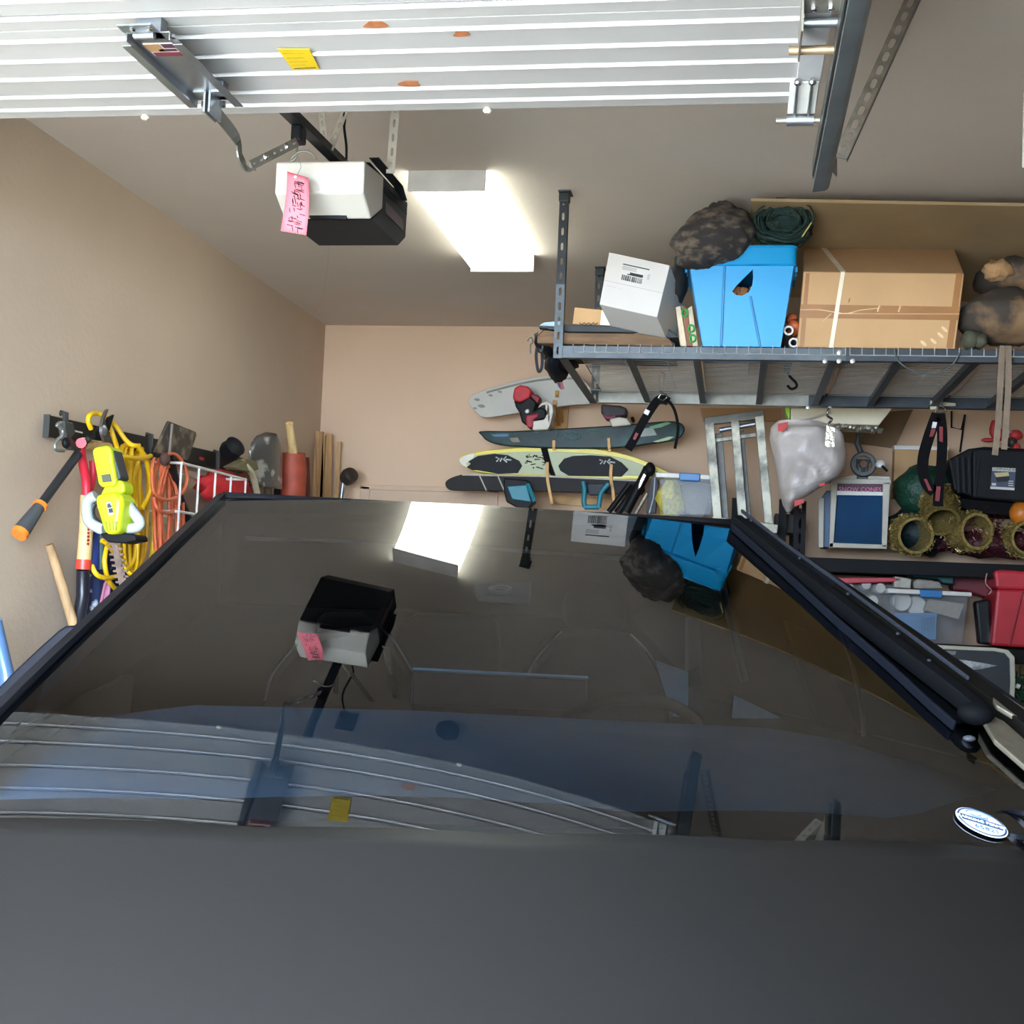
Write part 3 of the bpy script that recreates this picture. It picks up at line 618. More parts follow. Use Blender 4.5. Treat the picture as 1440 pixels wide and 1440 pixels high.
for a, c in zip(xe, xe[1:]):
    mb = MB(); a += .008; c -= .008; n = round((c - a) / .0445)
    for i in range(28): mb.tube([V((a, RY0 + .03 + i * .042, DZ + .003)), V((c, RY0 + .03 + i * .042, DZ + .003))], .0023, 4)
    for i in range(n + 1):
        x = a + (c - a) * i / n; mb.tube([V((x, RY0 - .006, RZ + .022)), V((x, RY0 - .006, DZ + .006)), V((x, RY0 + .004, DZ + .006))], .0018, 4)
        if i % 4 == 0: mb.tube([V((x, RY0 + .004, DZ + .006)), V((x, RY1 - .02, DZ + .006))], .0023, 4)
    mb.tube([V((a, RY0 - .006, RZ + .022)), V((c, RY0 - .006, RZ + .022))], .0023, 4)
    tag(mb.build('wire_deck', WIRE, rack), kind='stuff')
POSTB = mat('post_black', '#2c3033', .45, .4, .2, 10)
def post(x, y, z0, nm='post', split=None):
    sp = split or ZC
    perforated((x, y - .003, z0), (x, y - .003, sp), .036, max(2, round((sp - z0) / .062)), (0, -1, 0), hole=.3).build(nm, MATS['rack_zinc'] if split else POSTB, rack)
    if split: perforated((x, y - .003, sp), (x, y - .003, ZC - .01), .034, max(2, round((ZC - sp) / .062)), (0, -1, 0), hole=.3).build(nm, POSTB, rack)
    MB().span((x + .016, y - .003, z0), (x + .018, y + .03, ZC - .01)).build('post_flange', POSTB, rack)
    mb = MB(); mb.span((x - .022, y - .03, ZC - .006), (x + .03, y + .05, ZC)); mb.span((x - .02, y - .012, ZC - .04), (x + .022, y + .03, ZC - .004)); mb.build('ceiling_bracket', POSTB, rack, bevel=.003)
post(RXL - .002, RY0, RZ - .002, split=onY(790, 400, RY0).z)
post(RXL + .02, RY1, RZ); post(RXR - .02, RY0, RZ); post(RXR - .02, RY1, RZ)
BOLT = mat('bolt_bright', '#d7d7d2', .3, .6)
for p in ((1180, 496), (1160, 508), (1180, 508), (1199, 508)):
    c = onY(*p, RY0 - .002); MB().lathe([(.010, 0), (.009, .005), (.004, .007)], c, (0, -1, 0), 12).build('bolt', BOLT, rack, 40)
for p in ((1136, 573), (1167, 574)):
    c = onY(*p, RY1 - .036); MB().lathe([(.010, 0), (.009, .005), (.004, .007)], c, (0, -1, 0), 12).build('bolt', BOLT, rack, 40)
DT = DZ + .0085                                # top of the deck wires
def floor_z(pts, z=DT): return [V((p.x, p.y, z)) for p in pts]
# sheet of tan board behind everything on the rack
pf = [onY(*p, 5.07) for p in ((1056, 283), (1490, 297))]
pp = MB().hexa([V((pf[0].x, 5.07, pf[0].z)), V((2.0, 5.07, pf[1].z - .008)), V((2.0, 6.34, 2.93)), V((pf[0].x + .02, 6.34, 2.97)), V((pf[0].x, 5.07, pf[0].z + .012)), V((2.0, 5.07, pf[1].z + .004)), V((2.0, 6.34, 2.942)), V((pf[0].x + .02, 6.34, 2.982))])
tag(pp.build('plywood_sheet', mat('tan_board', '#9a835f', .75, 0, .12, 3)), 'wide tan wooden sheet laid over the boxes just under ceiling', 'board')
# brown live-edge slab and dark mat
sl = [onY(*p, 5.22) for p in ((756, 463), (800, 468), (900, 469), (941, 476), (947, 486))]
pts = [V((p.x, p.y, p.z)) for p in sl] + [V((sl[-1].x, 5.22, DT)), V((sl[0].x, 5.22, DT + .01))]
tag(MB().prism(pts, (0, .45, 0)).build('wood_slab', mat('bark_brown', '#6e543c', .8, 0, .35, 9, .3, 40, stretch=(1, 6, 6)), bevel=.006), 'rough brown live-edge wooden slab lying at left end of the rack', 'slab')
ml = [onY(*p, 5.24) for p in ((762, 453), (800, 456), (940, 462), (955, 474), (941, 475), (900, 467.5), (800, 466.5), (757, 461))]
tag(MB().prism(ml, (0, .5, 0)).build('foam_mat', mat('charcoal_foam', '#33383a', .7, 0, .15), bevel=.005), 'thin charcoal foam mat on top of the brown slab', 'mat')
bg2 = [onY(*p, 5.23) for p in ((757, 458), (766, 453), (790, 451), (790, 459))]
tag(MB().prism(bg2, (0, .2, 0)).build('folded_towel', mat('pale_blue_cloth', '#9db4c4', .9), bevel=.003), 'pale blue folded cloth peeking out beside the rack post', 'cloth')
# black bags hanging over the left end
bag = MB().ball(onY(790, 503, 5.6), (.07, .2, .05), 16, amp=.25, freq=1.6, seed=3); bag.ball(onY(768, 480, 5.35), (.05, .12, .05), 14, amp=.3, freq=2, seed=5); bag.ball(onY(783, 515, 5.62), (.045, .18, .06), 14, amp=.2, freq=2, seed=8)
bgo = tag(bag.build('backpack', mat('black_nylon', '#12141a', .7, 0, .3, 12, spec=.2), None, 180), 'black nylon pack drooping over the left end of the rack', 'bag')
for pts in (((757, 480), (754, 500), (757, 522), (762, 516), (762, 495), (758, 480)), ((768, 470), (760, 485), (765, 505))):
    MB().tube(smooth_path([onY(*p, 5.3) for p in pts], 5), .01, flat=(.012, .004), up=(0, 1, 0)).build('bag_strap', BLK, bgo)
MB().lathe([(.02, -.003), (.02, .003), (.016, .003), (.016, -.003)], onY(761, 488, 5.28), (1, .5, 0), 18, True).build('bag_ring', GALV, bgo, 40)
hk = MB(); hk.tube(smooth_path([onY(*p, 5.3) for p in ((742, 480), (744, 475), (748, 475), (749, 481), (746, 485), (746, 498))], 4), .0035, 6)
tag(hk.build('wire_hook', GALVD, None, 60), 'small wire hook hanging left of the black pack', 'hook')
# small amber mailing box, tilted white box
def hexbox(front, y, depth, m_, nm, label, cat, dz=0, shr=0, group=None, bevel=.003):
    f = [onY(*p, y) for p in front]; bk_ = [p + V((0, depth, dz)) for p in f]
    return tag(MB().hexa(f + bk_).build(nm, m_, None, bevel=bevel), label, cat, group)
mbx = [(808, 432), (893, 440), (891, 459), (805, 456)]
bx = hexbox(mbx, 5.28, .28, CARD, 'mailing_box', 'small flat cardboard mailing box with white label under tilted white box', 'box')
fy = 5.2785
def decal(px, y, nm, m_, par, th=.0008): return MB().prism([onY(*p, y) for p in px], (0, th, 0)).build(nm, m_, par)
PAPER = mat('paper_white', '#dcdad5', .6, 0, .03)
decal([(846, 436.5), (892, 440.5), (890, 458.5), (844, 457)], fy, 'shipping_label', PAPER, bx)
for i, x in enumerate((861, 864, 867, 881, 884, 887)): decal([(x, 441), (x + 1.6, 441.2), (x + 1.2, 455.2), (x - .4, 455)], fy - .0008, 'barcode_bar', INK, bx)
arcp = [onY(815 + i * 3.2, 454.5 + (1.6 if i % 2 else -.8), fy - .0006) for i in range(9)]
MB().tube(smooth_path(arcp, 3), .0016, 4).build('printed_mark', INK, bx)
wy = 5.07
wf = [onY(*p, wy) for p in ((856.5, 354.5), (942, 373), (924, 446), (843, 428))]
wd = V((.05, .30, -.085))
wb = MB().hexa(wf + [p + wd for p in wf]); whitebox = tag(wb.build('white_box', mat('white_carton', '#c4bfb7', .6, 0, .03), None, bevel=.002), 'tilted white carton with printed barcode label leaning beside the blue tote', 'box')
WN = (wf[1] - wf[0]).cross(wf[3] - wf[0]).normalized(); WN = WN if WN.y < 0 else -WN
def wq(a, c, l=.0008): return wf[0].lerp(wf[1], a).lerp(wf[3].lerp(wf[2], a), c) + WN * l
def wrect(a0, a1, c0, c1, nm, m_, l=.0008): return MB().prism([wq(a0, c0, l), wq(a1, c0, l), wq(a1, c1, l), wq(a0, c1, l)], WN * .0004).build(nm, m_, whitebox)
GREY = mat('grey_print', '#8c8a86', .7)
wrect(.24, .74, .13, .42, 'label', mat('label_paper', '#c2beb7', .6), .0006)
wrect(.26, .70, .155, .175, 'print_line', INK, .0012)
for c in (.20, .225, .25): wrect(.26, .5, c, c + .012, 'print_line', GREY, .0012)
random.seed(5)
x = .28
while x < .62:
    w_ = random.choice((.006, .012, .018)); wrect(x, x + w_, .36, .46, 'barcode_bar', INK, .0012); x += w_ + random.choice((.006, .01))
wrect(.40, .62, .29, .34, 'print_line', INK, .0012); wrect(.36, .60, .325, .345, 'print_line', INK, .0012)
for i in range(5): wrect(.69, .73, .25 + i * .022, .26 + i * .022, 'print_line', GREY, .0012)
wrect(.0, 1, .535, .541, 'seam', GREY); wrect(.06, .22, .62, .63, 'print_line', mat('faint_print', '#b0aea8', .7)); wrect(.26, .34, .625, .632, 'print_line', MATS['faint_print'])
# small stack of framed panels with green clips
for i, (p, cc) in enumerate(((((950, 432), (957, 430), (966, 484), (957, 487)), '#c7b59a'), (((958, 428), (967, 434), (974, 486), (966, 487)), '#7d4f3a'), (((967, 434), (973, 430), (982, 484), (974, 487)), '#bcae94'))):
    f = [onY(*q, 5.2) for q in p]; f[2].z = DT; f[3].z = DT
    o = MB().hexa(f + [q + V((0, .12, 0)) for q in f]).build('framed_panel', mat('frame_wood_%d' % i, cc, .7, 0, .15, 20), None, bevel=.002)
    tag(o, ['cream wooden frame, leftmost of three beside the blue tote', 'dark brown wooden frame, middle of three beside the blue tote', 'cream wooden frame touching the blue tote, with green twist clips'][i], 'frame')
GRN = mat('bright_green', '#2fa24a', .45)
for p in ((972, 462), (974, 476), (963, 440)):
    MB().tube([onY(*p, 5.19) + V((.011 * math.cos(t), 0, .014 * math.sin(t))) for t in [i * math.pi / 6 for i in range(12)]], .004, 6, closed=True).build('green_clip', GRN, o, 60)
# blue tote with a broken hole
BLUE = mat('tote_blue', '#0b90c8', .4, 0, .03, 3, spec=.4)
ty = 5.17; tb = onY(988, 487, ty), onY(1098, 488, ty)
tote = thing('storage_tote', 'bright blue plastic tote with a jagged hole in its front', 'tote', ((tb[0].x + tb[1].x) / 2, ty + .22, DT))
FT = [onY(969, 371, ty), onY(1117, 368, ty)]; FB = [V((tb[0].x, ty + .03, DT)), V((tb[1].x, ty + .03, DT))]
nrm = V((0, 1, 0)); zt = (FT[0].z + FT[1].z) / 2; FT = [V((p.x, ty, zt)) for p in FT]
def tq(px, py, l=0):       # point on the sloped front
    p = onY(px, py, ty + .015); t = (zt - p.z) / (zt - DT); return V((p.x, ty + .03 * t + l, p.z))
def bulge(lst): return lst
hole = [tq(*p) for p in ((1058.5, 380), (1059, 390), (1058, 401), (1053, 411), (1044, 416), (1035, 415), (1029, 410), (1036, 402), (1045, 393))]
outer = [FT[0], FT[1], FB[1], FB[0]]
tw = MB().holed(outer, [list(reversed(hole))], (0, .006, 0)); dpt = .44; ins = .03
BT = [p + V((0, dpt, 0)) for p in FT]; BB = [V((p.x, ty + dpt - .03, DT)) for p in FB]
for q in ((FT[0], BT[0], BB[0], FB[0]), (FT[1], BT[1], BB[1], FB[1]), (BT[0], BT[1], BB[1], BB[0]), (FB[0], FB[1], BB[1], BB[0])):
    c_ = (q[0] + q[1] + q[2] + q[3]) / 4; n_ = (q[1] - q[0]).cross(q[3] - q[0]).normalized(); ctr = V((c_.x * 0 + (FT[0].x + FT[1].x) / 2, ty + dpt / 2, (zt + DT) / 2))
    n_ = n_ if n_.dot(ctr - c_) > 0 else -n_; tw.prism(list(q), n_ * .005)
tw.build('tote_body', BLUE, tote)
for a, c in (((1019, 374), (1014, 486)), ((1055, 417), (1069, 486))):
    MB().tube([tq(*a, -.001), tq(*c, -.001)], .01, flat=(.010, .008), up=(0, -1, 0)).build('moulded_rib', mat('tote_blue_dark', '#0873a6', .4), tote, bevel=.003)
for s_ in (0, 1):
    x = FT[s_].x + (.004 if s_ else -.004)
    MB().prism([V((x, ty + .01, zt)), V((x, ty + dpt - .01, zt)), V((FB[s_].x, ty + dpt - .05, DT)), V((FB[s_].x, ty + .05, DT))], (.001, 0, 0)).build('side_panel', BLUE, tote)
lz = onY(1100, 344, ty - .015).z
def lidring(x0, x1, y0, y1, z0, z1, r=.03):
    c = []
    for cx_, cy_, a0 in ((x1 - r, y1 - r, 0), (x0 + r, y1 - r, 90), (x0 + r, y0 + r, 180), (x1 - r, y0 + r, 270)):
        for k in range(5): t = math.radians(a0 + k * 22.5); c.append(V((cx_ + r * math.cos(t), cy_ + r * math.sin(t), z0)))
    return MB().prism(c, (0, 0, z1 - z0))
lidring(FT[0].x - .012, FT[1].x + .010, ty - .014, ty + dpt + .014, zt - .012, lz - .004).build('tote_rim', BLUE, tote, 40, bevel=.006)
lidring(FT[0].x - .016, FT[1].x + .013, ty - .018, ty + dpt + .018, lz - .012, lz).build('tote_lid', mat('tote_lid_blue', '#0c8cc2', .4), tote, 40, bevel=.006)
for s_, xx in ((0, FT[0].x - .012), (1, FT[1].x + .010)):
    mb = MB()
    for k in range(5): mb.span((xx - .004, ty + .03 + k * .06, zt - .03), (xx + .004, ty + .045 + k * .06, zt - .008))
    mb.build('handle_rib', BLUE, tote)
random.seed(2); mb = MB()
for i in range(26): mb.ball(tq(1036 + random.uniform(-6, 20), 409 + random.uniform(-6, 8), .05 + random.uniform(0, .04)), random.uniform(.012, .022), 8, amp=.4, freq=2, seed=i)
tag(mb.build('pine_cones', mat('cone_brown', '#8a5a34', .8, 0, .4, 60), None, 60), 'brown dried cones seen through the hole in blue tote', 'cones', kind='stuff')
# camouflage sack on the tote
CAMO = mat('camo_cloth', '#2b2625', .85, 0, 0, 16, .3, 30, col2='#665a4c', thresh=(.48, .66), stretch=(1, 1, 2))
cm = MB(); sc0 = onY(1004, 331, 5.16)
def sackp(a, c):
    th = math.pi * c; ph = 2 * math.pi * a; d = V((math.sin(th) * math.cos(ph), math.sin(th) * math.sin(ph), math.cos(th)))
    r = 1 + .14 * noise.fractal(d * 2.2 + V((4, 1, 2)), 1, 2, 4) + .05 * abs(math.sin(ph * 5 + d.z * 4))
    q = V((d.x * .150, d.y * .12, d.z * .118)) * r; q.z += .35 * q.x * (1 if q.x < 0 else .35); return sc0 + q
cm.grid(sackp, 40, 24)
cs_ = cm.build('camo_sack', CAMO, None, 180); tag(cs_, 'bunched brown camouflage sack lying on the blue tote lid', 'sack')
dbag = MB().ball(onY(955, 392, 5.30), (.035, .12, .10), 14, amp=.25, freq=2, seed=9)
tag(dbag.build('black_bag', mat('black_cloth', '#191a1d', .8, 0, .3, 20), None, 180), 'limp black bag wedged between white carton and blue tote', 'bag')
# roll of dark green netting
nt = MB(); random.seed(11); nc = onY(1101, 317, 5.21)
for i in range(34):
    r = random.uniform(.045, .108); ph0 = random.uniform(0, 6); w = random.uniform(-.05, .05); tl = random.uniform(-.15, .15)
    nt.tube([nc + V((r * 1.05 * math.cos(t), w * 2 + tl * r * math.cos(t), r * .70 * math.sin(t) + tl * .3 * r * math.cos(t) + .006 * math.sin(5 * t + ph0))) for t in [k * math.pi / 12 for k in range(24)]], .0035, 4, closed=True)
nt.ball(nc + V((0, .03, 0)), (.095, .09, .055), 14, amp=.2, freq=3)
ne = nt.build('garden_netting', mat('net_green', '#16302b', .7, 0, .3, 30), None); tag(ne, 'roll of dark green garden netting behind camouflage sack', 'netting')
st_ = MB()
for p in ((1075, 292), (1093, 293), (1111, 295), (1128, 305), (1140, 318)): st_.tube([onY(*p, 5.16), onY(p[0] + 1, p[1] + 13, 5.16)], .005, 5); st_.tube([onY(p[0] - 5, p[1], 5.16), onY(p[0] + 4, p[1] + 1, 5.16)], .004, 5)
st_.build('net_peg', BLK, ne)
MB().tube([onY(1141, 313, 5.10), onY(1128, 333, 5.10)], .003, 5).build('straw', mat('straw', '#b7a86a', .8), ne)
# two tubes and orange cap between tote and carton
PIP = mat('pipe_grey', '#5a5c60', .5)
for p, lab in (((1109, 465), 'grey pipe end, upper of two between blue tote and carton'), ((1116, 482), 'grey pipe end, lower of two between blue tote and carton')):
    c = onY(*p, 5.22); o = MB().lathe([(.018, 0), (.018, .6), (.012, .6), (.012, 0)], c, (0, 1, .0), 18, True).build('pipe', PIP, None, 40); tag(o, lab, 'pipe', 'pipes on the rack')
    MB().lathe([(.019, -.004), (.019, .004), (.012, .004), (.012, -.004)], c, (0, 1, 0), 18, True).build('pipe_rim', mat('pipe_rim', '#c9c5bc', .5), o, 40)
oc = MB().ball(onY(1116, 462, 5.3), (.03, .05, .035), 12, amp=.15); oc.ball(onY(1113, 449, 5.32), (.025, .04, .02), 10, amp=.2)
tag(oc.build('orange_cap', mat('orange_brick', '#b1552c', .6), None, 60), 'orange lumpy cap wedged beside grey pipe ends', 'cap')
# large carton
cy_ = 5.185
CF = [onY(*p, cy_) for p in ((1130, 382), (1356, 385), (1344, 493), (1121, 487))]
CF[2].z = CF[3].z = DT; CF[2].y = CF[3].y = cy_ + .02
zr = onY(1240, 347.5, cy_ + .5).z
bkx = [onY(1131, 348, cy_ + .46).x, onY(1334, 347, cy_ + .46).x]
CBk = [V((bkx[0], cy_ + .46, onY(1131, 347, cy_ + .46).z)), V((bkx[1] + .02, cy_ + .46, onY(1334, 347, cy_ + .46).z)), V((bkx[1] + .02, cy_ + .46, DT)), V((bkx[0], cy_ + .46, DT))]
carton = tag(MB().hexa(CF + CBk).build('large_carton', CARD, None, bevel=.004), 'large taped cardboard carton with white strap beside blue tote', 'box')
CN = (CF[1] - CF[0]).cross(CF[3] - CF[0]).normalized(); CN = CN if CN.y < 0 else -CN
def cq_(a, c, l=.001): return CF[0].lerp(CF[1], a).lerp(CF[3].lerp(CF[2], a), c) + CN * l
def crect(pts, nm, m_, l=.001): return MB().prism([cq_(a, c, l) for a, c in pts], CN * .0006).build(nm, m_, carton)
TAPE = mat('packing_tape', '#94632f', .45, 0, .08, 12)
crect(((.0, .43), (1, .44), (1, .62), (0, .61)), 'packing_tape', TAPE); crect(((.015, .02), (.04, .02), (.045, .99), (.015, .99)), 'packing_tape', TAPE, .0014); crect(((.95, .0), (.99, .0), (.985, .99), (.945, .99)), 'packing_tape', TAPE, .0014)
crect(((.236, 0), (.262, 0), (.232, 1), (.205, 1)), 'white_strap', mat('strap_cream', '#d9cfb6', .5), .003)
tp = [CF[0].lerp(CF[1], .249) + V((0, 0, .003)), CBk[0].lerp(CBk[1], .12) + V((0, 0, .003))]
MB().tube(tp, .01, flat=(.022, .001), up=(0, 0, 1)).build('white_strap', MATS['strap_cream'], carton)
SEAM = mat('torn_edge', '#d9bc90', .8)
MB().tube(smooth_path([cq_(a, c, .002) for a, c in ((0, .505), (.12, .50), (.22, .53), (.3, .545), (.38, .50), (.5, .47))], 3), .002, 4).build('tape_wrinkle', SEAM, carton)
MB().tube([cq_(.22, .55, .002), cq_(1, .535, .002)], .0014, 4).build('flap_seam', SEAM, carton)
for a in (.5, .63): MB().tube([cq_(a, .435, .002), cq_(a - .008, .52, .002)], .0035, 4).build('tape_wrinkle', SEAM, carton)
MB().tube([cq_(.20, .55, .002), cq_(.15, .65, .002)], .002, 4).build('tape_wrinkle', SEAM, carton)
for a, c in ((.80, .93), (.86, .90), (.9, .82), (.92, .74)): crect([(a + .022 * math.cos(t), c + .04 * math.sin(t + a)) for t in [i * math.pi / 4 for i in range(8)]], 'scuff', SEAM, .0014)
crect(((.30, .36), (.312, .33), (.31, .39), (.302, .41)), 'scratch', mat('scratch_brown', '#8a6538', .8))
# hunting bag at the right end
HC = mat('hunting_camo', '#3c342c', .85, 0, 0, 5, .25, 30, col2='#86694a', thresh=(.45, .58))
hb_ = MB()
def hbag(c, r, seed):
    hb_.ball(c, r, 22, amp=.16, freq=1.8, seed=seed)
hbag(onY(1415, 447, 5.34), (.19, .17, .105), 2)
ho = hb_.build('duffel_bag', HC, None, 180); tag(ho, 'brown camouflage duffel lying right of the large carton', 'bag')
h3 = MB().ball(onY(1432, 392, 5.45), (.16, .15, .075), 20, amp=.22, freq=2, seed=6).build('camo_jacket', HC, None, 180); tag(h3, 'crumpled camouflage jacket heaped on top of the duffel', 'jacket')
MB().ball(onY(1402, 381, 5.33), (.06, .05, .04), 14, amp=.4, freq=4, seed=4).build('fleece_collar', mat('fleece_tan', '#a07c55', .9, 0, .2, 30, .4, 60), h3, 180)
gl_ = MB().ball(onY(1365, 478, 5.25), (.035, .05, .035), 12, amp=.3, freq=2, seed=3); gl_.ball(onY(1378, 480, 5.25), (.03, .05, .03), 12, amp=.3, freq=2, seed=7)
tag(gl_.build('work_gloves', mat('olive_glove', '#4b4a3a', .9), None, 180), 'pair of olive gloves tucked under the duffel', 'gloves')
# loose cable drooping from the deck, plugs below
cbl = [onY(*p, 5.16) for p in ((1258, 490), (1262, 505), (1275, 517), (1300, 525), (1320, 524), (1340, 512), (1350, 496))]
tag(MB().tube(smooth_path(cbl, 5), .0035, 6).build('loose_cable', mat('cable_grey', '#54595a', .6), None, 60), 'grey cable drooping from rack edge below the large carton', 'cable')
lp = [onY(*p, 5.8) for p in ((1107, 515), (1110, 528), (1119, 538), (1120, 544), (1113, 547), (1107, 542))]
tag(MB().tube(smooth_path(lp, 5), .006, 6).build('strap_loop', BLK, None, 60), 'black loop of strap dangling under the deck below the blue tote', 'strap')
# ------------------------------------------------------------------ tools on the left wall
XW = XL + .10
def wallthing(name, label, cat, px, x=None, group=None): return thing(name, label, cat, onX(px[0], px[1], x if x is not None else XW), group)
def xtube(pts, r, x=XW, n=8, k=5, closed=False): return MB().tube(smooth_path([onX(p[0], p[1], x + (p[2] if len(p) > 2 else 0)) for p in pts], k, closed), r, n, closed)
ra, rb = onX(66, 599, XL + .03), onX(340, 655, XL + .03)
tr_ = wallthing('tool_rail', 'long black wall-mounted tool rail on the left wall', 'rail', (200, 640), XL + .02)
mb = MB(); mb.tube([ra - V((0, 0, .0)), rb], .01, flat=(.02, .08), up=(0, 0, 1)); mb.build('rail_body', mat('rail_black', '#191a1c', .4), tr_, bevel=.004)
mb = MB(); mb.tube([ra - V((0, .006, 0)), ra], .01, flat=(.024, .085), up=(0, 0, 1)); mb.build('end_cap', mat('rail_cap', '#2f302e', .5), tr_)
M_ = frame(onX(107, 606, XL + .052), (rb - ra), (0, 0, 1))
mb = MB().prism([onX(*p, XL + .041) for p in ((94, 602), (104, 604.5), (104, 607.5), (94, 605))], (.001, 0, 0)).build('red_print', mat('print_red', '#b3262b', .5), tr_)
mb = MB().prism([onX(*p, XL + .041) for p in ((105, 605), (116, 607.5), (116, 609.5), (105, 607))], (.001, 0, 0)).build('white_print', WHT, tr_)
mb = MB().prism([onX(*p, XL + .041) for p in ((280, 642), (287, 643.5), (287, 648), (280, 646))], (.001, 0, 0)).build('red_print', MATS['print_red'], tr_)
for px in ((84, 600), (150, 614), (205, 628), (300, 650)):
    c = onX(*px, XL + .06)
    MB().tube([c + V((.0, 0, .05)), c + V((.02, 0, .05)), c + V((.025, 0, -.06)), c + V((.09, 0, -.075)), c + V((.12, 0, -.04))], .012, 8).build('rail_hook', mat('hook_metal', '#3b3b39', .4, .4), tr_, 60)
# tool head with a straight ash handle lying along the rail
hk2 = wallthing('hand_saw', 'dark clamped tool head with short ash handle at left end of rail', 'tool', (95, 622))
mb = MB(); mb.prism(pX([(80, 592), (92, 594), (96, 608), (90, 616), (100, 626), (107, 634), (92, 633), (84, 618)], XW + .03), (.03, 0, 0)); mb.build('clamp_head', mat('clamp_grey', '#4b4c49', .45, .4), hk2, bevel=.004)
xtube([(86, 594), (80, 598), (88, 604), (86, 614), (79, 620), (78, 632), (90, 634)], .006, XW + .07).build('clamp_wire', GALV, hk2, 60)
MB().ball(onX(93, 623, XW + .08), (.014, .02, .02), 10).build('clamp_knob', BLK, hk2, 60)
MB().tube([onX(117, 623, XW + .05), onX(152, 630, XW + .04)], .021, 10).build('handle', WOODY, hk2, 60)
# long handled lopper arm pointing down left
lo_ = wallthing('lopper', 'black lopper handle with orange collar and grip slanting down the left wall', 'lopper', (25, 754))
P0, P1, P2, P3 = onX(110, 638, XW + .06), onX(58, 709, XW + .02), onX(56, 713, XW + .02), onX(28, 750, XW + .0)
MB().tube([P0, P1], .017, 10).build('arm', mat('lopper_black', '#222326', .4), lo_, 60)
MB().tube([P1, P1.lerp(P3, .10)], .026, 12).build('orange_collar', mat('lopper_orange', '#e07a2a', .5), lo_, 40)
MB().tube([P1.lerp(P3, .10), P1.lerp(P3, .94)], [.021, .030], 12).build('grip', mat('grip_grey', '#3c3f40', .7), lo_, 60)
MB().tube([P1.lerp(P3, .94), P1.lerp(P3, 1.06)], [.031, .029], 12).build('orange_end', MATS['lopper_orange'], lo_, 40)
# D handle shovel
sv = wallthing('garden_shovel', 'garden shovel with red D handle and red-lettered ash shaft on left wall', 'shovel', (112, 880))
RED = mat('shovel_red', '#c22438', .4)
xtube([(113, 624), (114, 636), (117, 655), (121, 675), (122, 697)], [.017] * 21, XW + .05, 10).build('red_handle', RED, sv, 60)
xtube([(131, 648), (131, 665), (127, 685), (123, 697)], .015, XW + .045, 10).build('red_handle', RED, sv, 60)
MB().tube([onX(113, 624, XW + .04), onX(114, 623, XW + .08)], .019, 10).build('red_handle', RED, sv, 60)
MB().tube([onX(122, 696, XW + .05), onX(121, 745, XW + .045), onX(118, 789, XW + .04)], [.024, .026, .027], 12).build('ash_shaft', WOODY, sv, 60)
for i in range(8):
    y = 728 + i * 5; MB().prism([onX(123.5 - i * .25, y, XW + .063), onX(126 - i * .25, y, XW + .063), onX(126 - i * .25, y + 3.4, XW + .062), onX(123.5 - i * .25, y + 3.4, XW + .062)], (.004, 0, 0)).build('brand_stroke', RED, sv)
MB().tube([onX(118, 787, XW + .04), onX(117, 801, XW + .04)], .029, 12).build('red_band', mat('band_red', '#c8402f', .4), sv, 40)
MB().tube([onX(117, 801, XW + .04), onX(116, 840, XW + .03), onX(108, 885, XW + .05)], .024, 12).build('black_ferrule', mat('ferrule_black', '#1c1e26', .35), sv, 60)
def xslab(pts, x, d, nm, m_, par, bev=.006): return slabX(pts, x, d).build(nm, m_, par, bevel=bev, seg=3)
# hedge trimmer
LIME = mat('lime_plastic', '#c8dc1e', .4, 0, .04); GRP = mat('handle_pale_grey', '#a9b0b0', .55)
ht = wallthing('hedge_trimmer', 'lime green cordless hedge trimmer hanging blade down on left wall', 'trimmer', (170, 830))
x_ = 0.0; YT = 4.5
def yslab(pts, x, d, nm, m_, par, bev=.006): return slabY(pts, YT - x - d, d).build(nm, m_, par, bevel=bev, seg=3)
def ytube(pts, r, x, n=8): return MB().tube(smooth_path([onY(p[0], p[1], YT - x) for p in pts], 5), r, n)
bt = yslab([(129, 634), (133, 629), (150, 626), (155, 630), (163, 678), (159, 684), (142, 685), (138, 680)], x_, .10, 'battery', LIME, ht, .012)
yslab([(136, 641), (152, 639), (158, 669), (141, 672)], x_ + .10, .006, 'battery_panel', mat('lime_dark', '#b9cc1a', .4), bt, .002)
yslab([(142, 668), (154, 666), (156, 677), (144, 678)], x_ + .105, .006, 'battery_latch', mat('latch_grey', '#4e4f45', .5), bt, .002)
yslab([(155, 630), (160, 634), (170, 672), (163, 678)], x_ + .01, .07, 'battery_side', DGR, bt)
yslab([(146, 684), (168, 674), (174, 680), (175, 692), (160, 698), (140, 697)], x_, .08, 'neck', LIME, ht, .01)
yslab([(132, 696), (160, 690), (172, 700), (170, 722), (167, 750), (146, 752), (139, 728), (134, 712)], x_, .13, 'motor_body', LIME, ht, .02)
for i in range(4): yslab([(147 + i * 5, 733), (149 + i * 5, 733), (151 + i * 4, 746), (149.5 + i * 4, 746)], x_ + .13, .004, 'vent_slot', mat('lime_shadow', '#8d9a1c', .5), ht, 0)
yslab([(149, 707), (155, 705), (160, 723), (153, 725)], x_ + .13, .003, 'logo_plate', WHT, ht, .001)
for a in ((151, 710, 155, 709), (151.5, 713, 156.5, 712), (153, 717, 158, 716), (153.5, 720, 158.5, 719)): MB().tube([onY(a[0], a[1], YT - .136), onY(a[2], a[3], YT - .136)], .004, 4).build('logo_stroke', mat('logo_slate', '#4c5660', .5), ht)
ytube([(135, 697), (124, 704), (122, 718), (126, 734), (140, 743), (146, 744)], .020, x_ + .06, 10).build('left_handle', GRP, ht, 60)
ytube([(133, 708), (129, 716), (131, 728), (140, 738)], .012, x_ + .05, 8).build('handle_grip', DGR, ht, 60)
